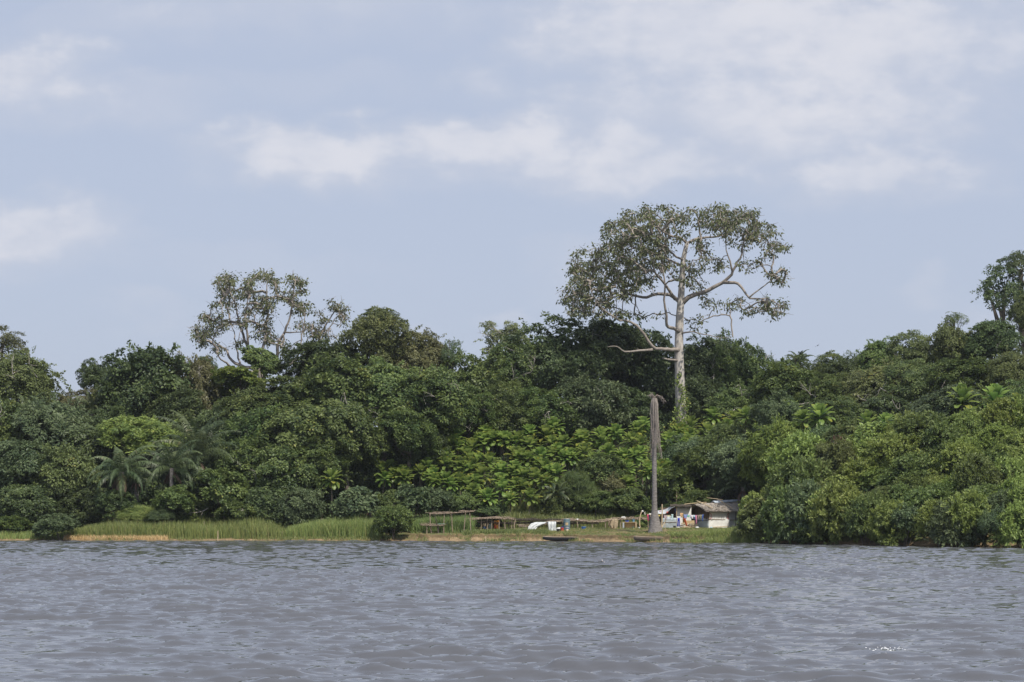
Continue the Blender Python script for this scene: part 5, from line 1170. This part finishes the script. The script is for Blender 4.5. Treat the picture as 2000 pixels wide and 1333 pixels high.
sit('basin', 'bright blue basin on top of the wooden box', 'basin', 1225, .21, .15, navy, .75); sit('bucket', 'steel blue bucket on top of the wooden box', 'bucket', 1237.5, .13, .3, plasticm((.1, .24, .36), 'steel blue plastic'), .8)
o = MB().lathe(c + (.4, -.0, .07), [(0, 0), (.05, 0), (.05, .14), (.02, .18), (.02, .22), (0, .22)], 10).build('bottle', plasticm((.07, .2, .18), 'green glass'), org=c + (.4, 0, .07)); tag(o, 'small green bottle inside the wooden box', 'bottle')

# ---- dugouts
def dugout(name, label, a, b, r, m, inner, hollow=True):
    a, b = np.array(a), np.array(b); t = thing(name, label, 'canoe', (a + b) / 2); mb = MB(); ax = unit(b - a); sd = unit(np.cross(ax, (0, 0, 1))); n = 22
    s = np.linspace(0, 1, n); w = r * np.clip(np.minimum(1, np.minimum((s + .06) / .1, (1.03 - s) / .3)), .15, 1) ** .6
    arc = np.linspace(-.15, np.pi + .15, 11); rise = .08 * (2 * s - 1) ** 4
    for kk, mm, nm in ((1.0, m, 'hull'), (.8, inner, 'hollow')):
        G = np.array([[a + (b - a) * s_ + sd * math.cos(q) * w_ * kk - np.array((0, 0, 1)) * (math.sin(q) * w_ * kk * .95 - w_ * .5 - rs - (.0 if kk == 1 else .03)) for q in arc] for s_, w_, rs in zip(s, w, rise)])
        o = MB().grid(G); o.Fc += [list(range(11)), list(range((n - 1) * 11, n * 11))[::-1]]; o.build(nm, mm, t, smooth=False)
    G1 = MB()
    for sg in (0, -1): G1.tube(np.array([a + (b - a) * s_ + sd * math.cos(arc[sg]) * w_ * .93 - np.array((0, 0, 1)) * (math.sin(arc[sg]) * w_ * .9 - w_ * .5 - rs) for s_, w_, rs in zip(s, w, rise)]), .05, 5).build('gunwale', M['wood'] if sg == 0 else m, t) if sg == 0 else MB().tube(np.array([a + (b - a) * s_ + sd * math.cos(arc[sg]) * w_ * .93 - np.array((0, 0, 1)) * (math.sin(arc[sg]) * w_ * .9 - w_ * .5 - rs) for s_, w_, rs in zip(s, w, rise)]), .05, 5).build('gunwale', M['wood'], t)
    return t
dugout('dugout_canoe', 'brown dugout canoe drawn up at the dead palm foot', P(1238, 1053.5, 189.9), P(1312, 1055, 189.4), .36, M['hull'], M['hulld'])
dugout('dugout_canoe', 'long black dugout canoe lying along the waterline', P(1061, 1053.4, 196.9), P(1142, 1053.6, 195.9), .32, M['hulld'], M['mound'])

# ---- dead palm
def deadpalm():
    Yp = 194.0; b = P(1278, 1052, Yp); b[2] = gz(b[0], b[1]); t = thing('dead_palm', 'dead headless palm with a swollen foot and hanging grey fronds', 'palm', b); g = R(5)
    z = np.array([-.3, .0, .4, .9, 1.4, 2.0, 2.6, 3.4, 5, 7, 9, 11, 12.6, 13.9]); r = np.array([.86, .76, .66, .54, .43, .315, .27, .255, .245, .24, .235, .23, .25, .22])
    x = np.interp(z, [0, 2, 6, 14], [(1280 - 1278) * Yp / F, .02, .0, -.03]); top = P(1278, 778, Yp)[2] - b[2]; z = np.where(z > 3, 3 + (z - 3) * (top - 3) / 10.9, z)
    zz = np.linspace(z[0], z[-1], 90); rr = np.interp(zz, z, r) * (1 + .035 * np.sin(zz * 22)) ; pts = np.stack([np.interp(zz, z, x), 0 * zz, zz], -1)
    MB().tube(pts, rr, 18).build('trunk', M['palmbark'], t, org=(0, 0, 0), smooth=True)
    dry = M['drystalk'] = flat('dead frond stalk', (.27, .235, .21), .9, .3, 5)
    for i in range(23):
        a = i / 23 * 6.283 + g.normal(0, .1); ln = g.uniform(2.2, 6.2); rad = .25 + g.random() * .14; wide = 1.0 if math.cos(a) < .55 else 1.9
        s = np.linspace(0, 1, 9); ca, sa = math.cos(a), math.sin(a); rd = .2 + (rad - .2) * sm(s, 0, .16) + (.18 + .25 * g.random()) * wide * s ** 2 * (ca > -.2) * .7
        p = np.stack([ca * rd, sa * rd, top + .12 * np.sin(np.clip(s * 9, 0, 3.14)) - s * ln], -1) + g.normal(0, .02, (9, 3)); m = MB().tube(p, np.linspace(.05, .018, 9), 5)
        for _ in range(10):
            q = g.uniform(.2, 1); k = p[int(q * 8)]; m.tube([k, k + (g.normal(0, .05), g.normal(0, .05), -.25), k + (g.normal(0, .09), g.normal(0, .09), -g.uniform(.35, .8))], [.014, .01, .005], 3, cap=False)
        m.build('dead_frond', dry, t, org=(0, 0, 0))
    for dx, n_, mm in ((-1, 7, 'wood'), (1, 9, 'wood')):
        s = np.linspace(0, 1, 8); p = np.stack([dx * s * (.5 if dx < 0 else 1.0), -.1 * s, top + .1 + .32 * np.sin(s * 2.2) - (.1 if dx < 0 else .62) * s ** 2], -1); m = MB().tube(p, np.linspace(.06, .02, 8), 5)
        for _ in range(26):
            k = p[g.integers(3, 8)]; m.tube([k, k + g.normal(0, .1, 3), k + (g.normal(0, .16), g.normal(0, .16), -g.uniform(.1, .4))], [.02, .014, .006], 3, cap=False)
        m.build('top_frond', M['drystalk'], t, org=(0, 0, 0))
    m = MB()
    for i in range(12): a = g.random() * 6.28; m.tube([(0, 0, top - .1), (math.cos(a) * .25, math.sin(a) * .25, top + .2), (math.cos(a) * .4, math.sin(a) * .4, top + g.uniform(.1, .45))], [.05, .03, .008], 4)
    m.build('growing_tip', LM['dry'], t, org=(0, 0, 0))
deadpalm()

# ---- two birds
def bird(label, c, span, bank, m, head, wingm=None, fold=.15):
    t = thing('bird', label, 'bird', c); t.rotation_euler = (0, math.radians(-bank), math.radians(head)); L2 = span * .5; s = np.linspace(-1, 1, 11)
    MB().tube([(0, y * span * .24, 0) for y in s], [.004 + span * .075 * math.cos(y * 1.5) ** .8 for y in s], 10).build('body', m, t, org=(0, 0, 0), smooth=True)
    MB().tube([(0, -span * .2, .01), (0, -span * .27, .015), (0, -span * .33, .0)], [span * .035, span * .04, .003], 8).build('head', m, t, org=(0, 0, 0), smooth=True)
    for sg in (-1, 1):
        u = np.linspace(0, 1, 8); G = np.array([[(sg * L2 * q, (-.09 + .05 * q + .12 * q * q) * span + v * span * .2 * (1 - q ** 2 * .9), fold * span * math.sin(q * 2.4) * .5) for v in (0, .5, 1)] for q in u])
        MB().grid(G).build('wing', wingm or m, t, org=(0, 0, 0), solid=.012)
    MB().grid(np.array([[(x * span * (.03 + .05 * q), span * (.2 + .16 * q), 0) for x in (-1, 0, 1)] for q in (0, 1)])).build('tail', m, t, org=(0, 0, 0), solid=.01)
bird('small dark bird gliding against the sky over the forest', P(1597, 675.5, 215), .62, 33, M['bird'], 12)
bird('dark bird skimming low over the river with one pale wing', P(1176.5, 1097.5, 105), .3, -38, M['bird'], -40, M['birdpale'], .4)

# ---- foam on the breaking wave
g = R(3); mb = MB()
for _ in range(45):
    q = np.array((cx + g.normal(.05, .13), cy - .28 + g.normal(0, .1), 0)); q[2] = .1 + abs(g.normal(0, .02)) + .02 * math.sin(q[0] * 20); r = g.uniform(.004, .013)
    mb.lathe(q, [(0, -r), (r * 1.3, -r * .2), (r, r * .5), (0, r * .8)], 6)
kind(mb.build('foam', M['foam']), 'stuff')

# ---------------------------------------------------------------- thin humid air between camera and forest
hz = MB().box((0, 150, 34), (2000, 2600, 72)).build('haze', M['foam'], org=(0, 0, 0)); kind(hz, 'stuff')
hm = bpy.data.materials.new('haze'); hm.use_nodes = True; hn = hm.node_tree.nodes; hn.clear()
pv = hn.new('ShaderNodeVolumePrincipled'); pv.inputs['Color'].default_value = (.86, .92, 1, 1); pv.inputs['Density'].default_value = .0001; pv.inputs['Anisotropy'].default_value = .2
hm.node_tree.links.new(pv.outputs[0], hn.new('ShaderNodeOutputMaterial').inputs['Volume']); hz.data.materials.clear(); hz.data.materials.append(hm)
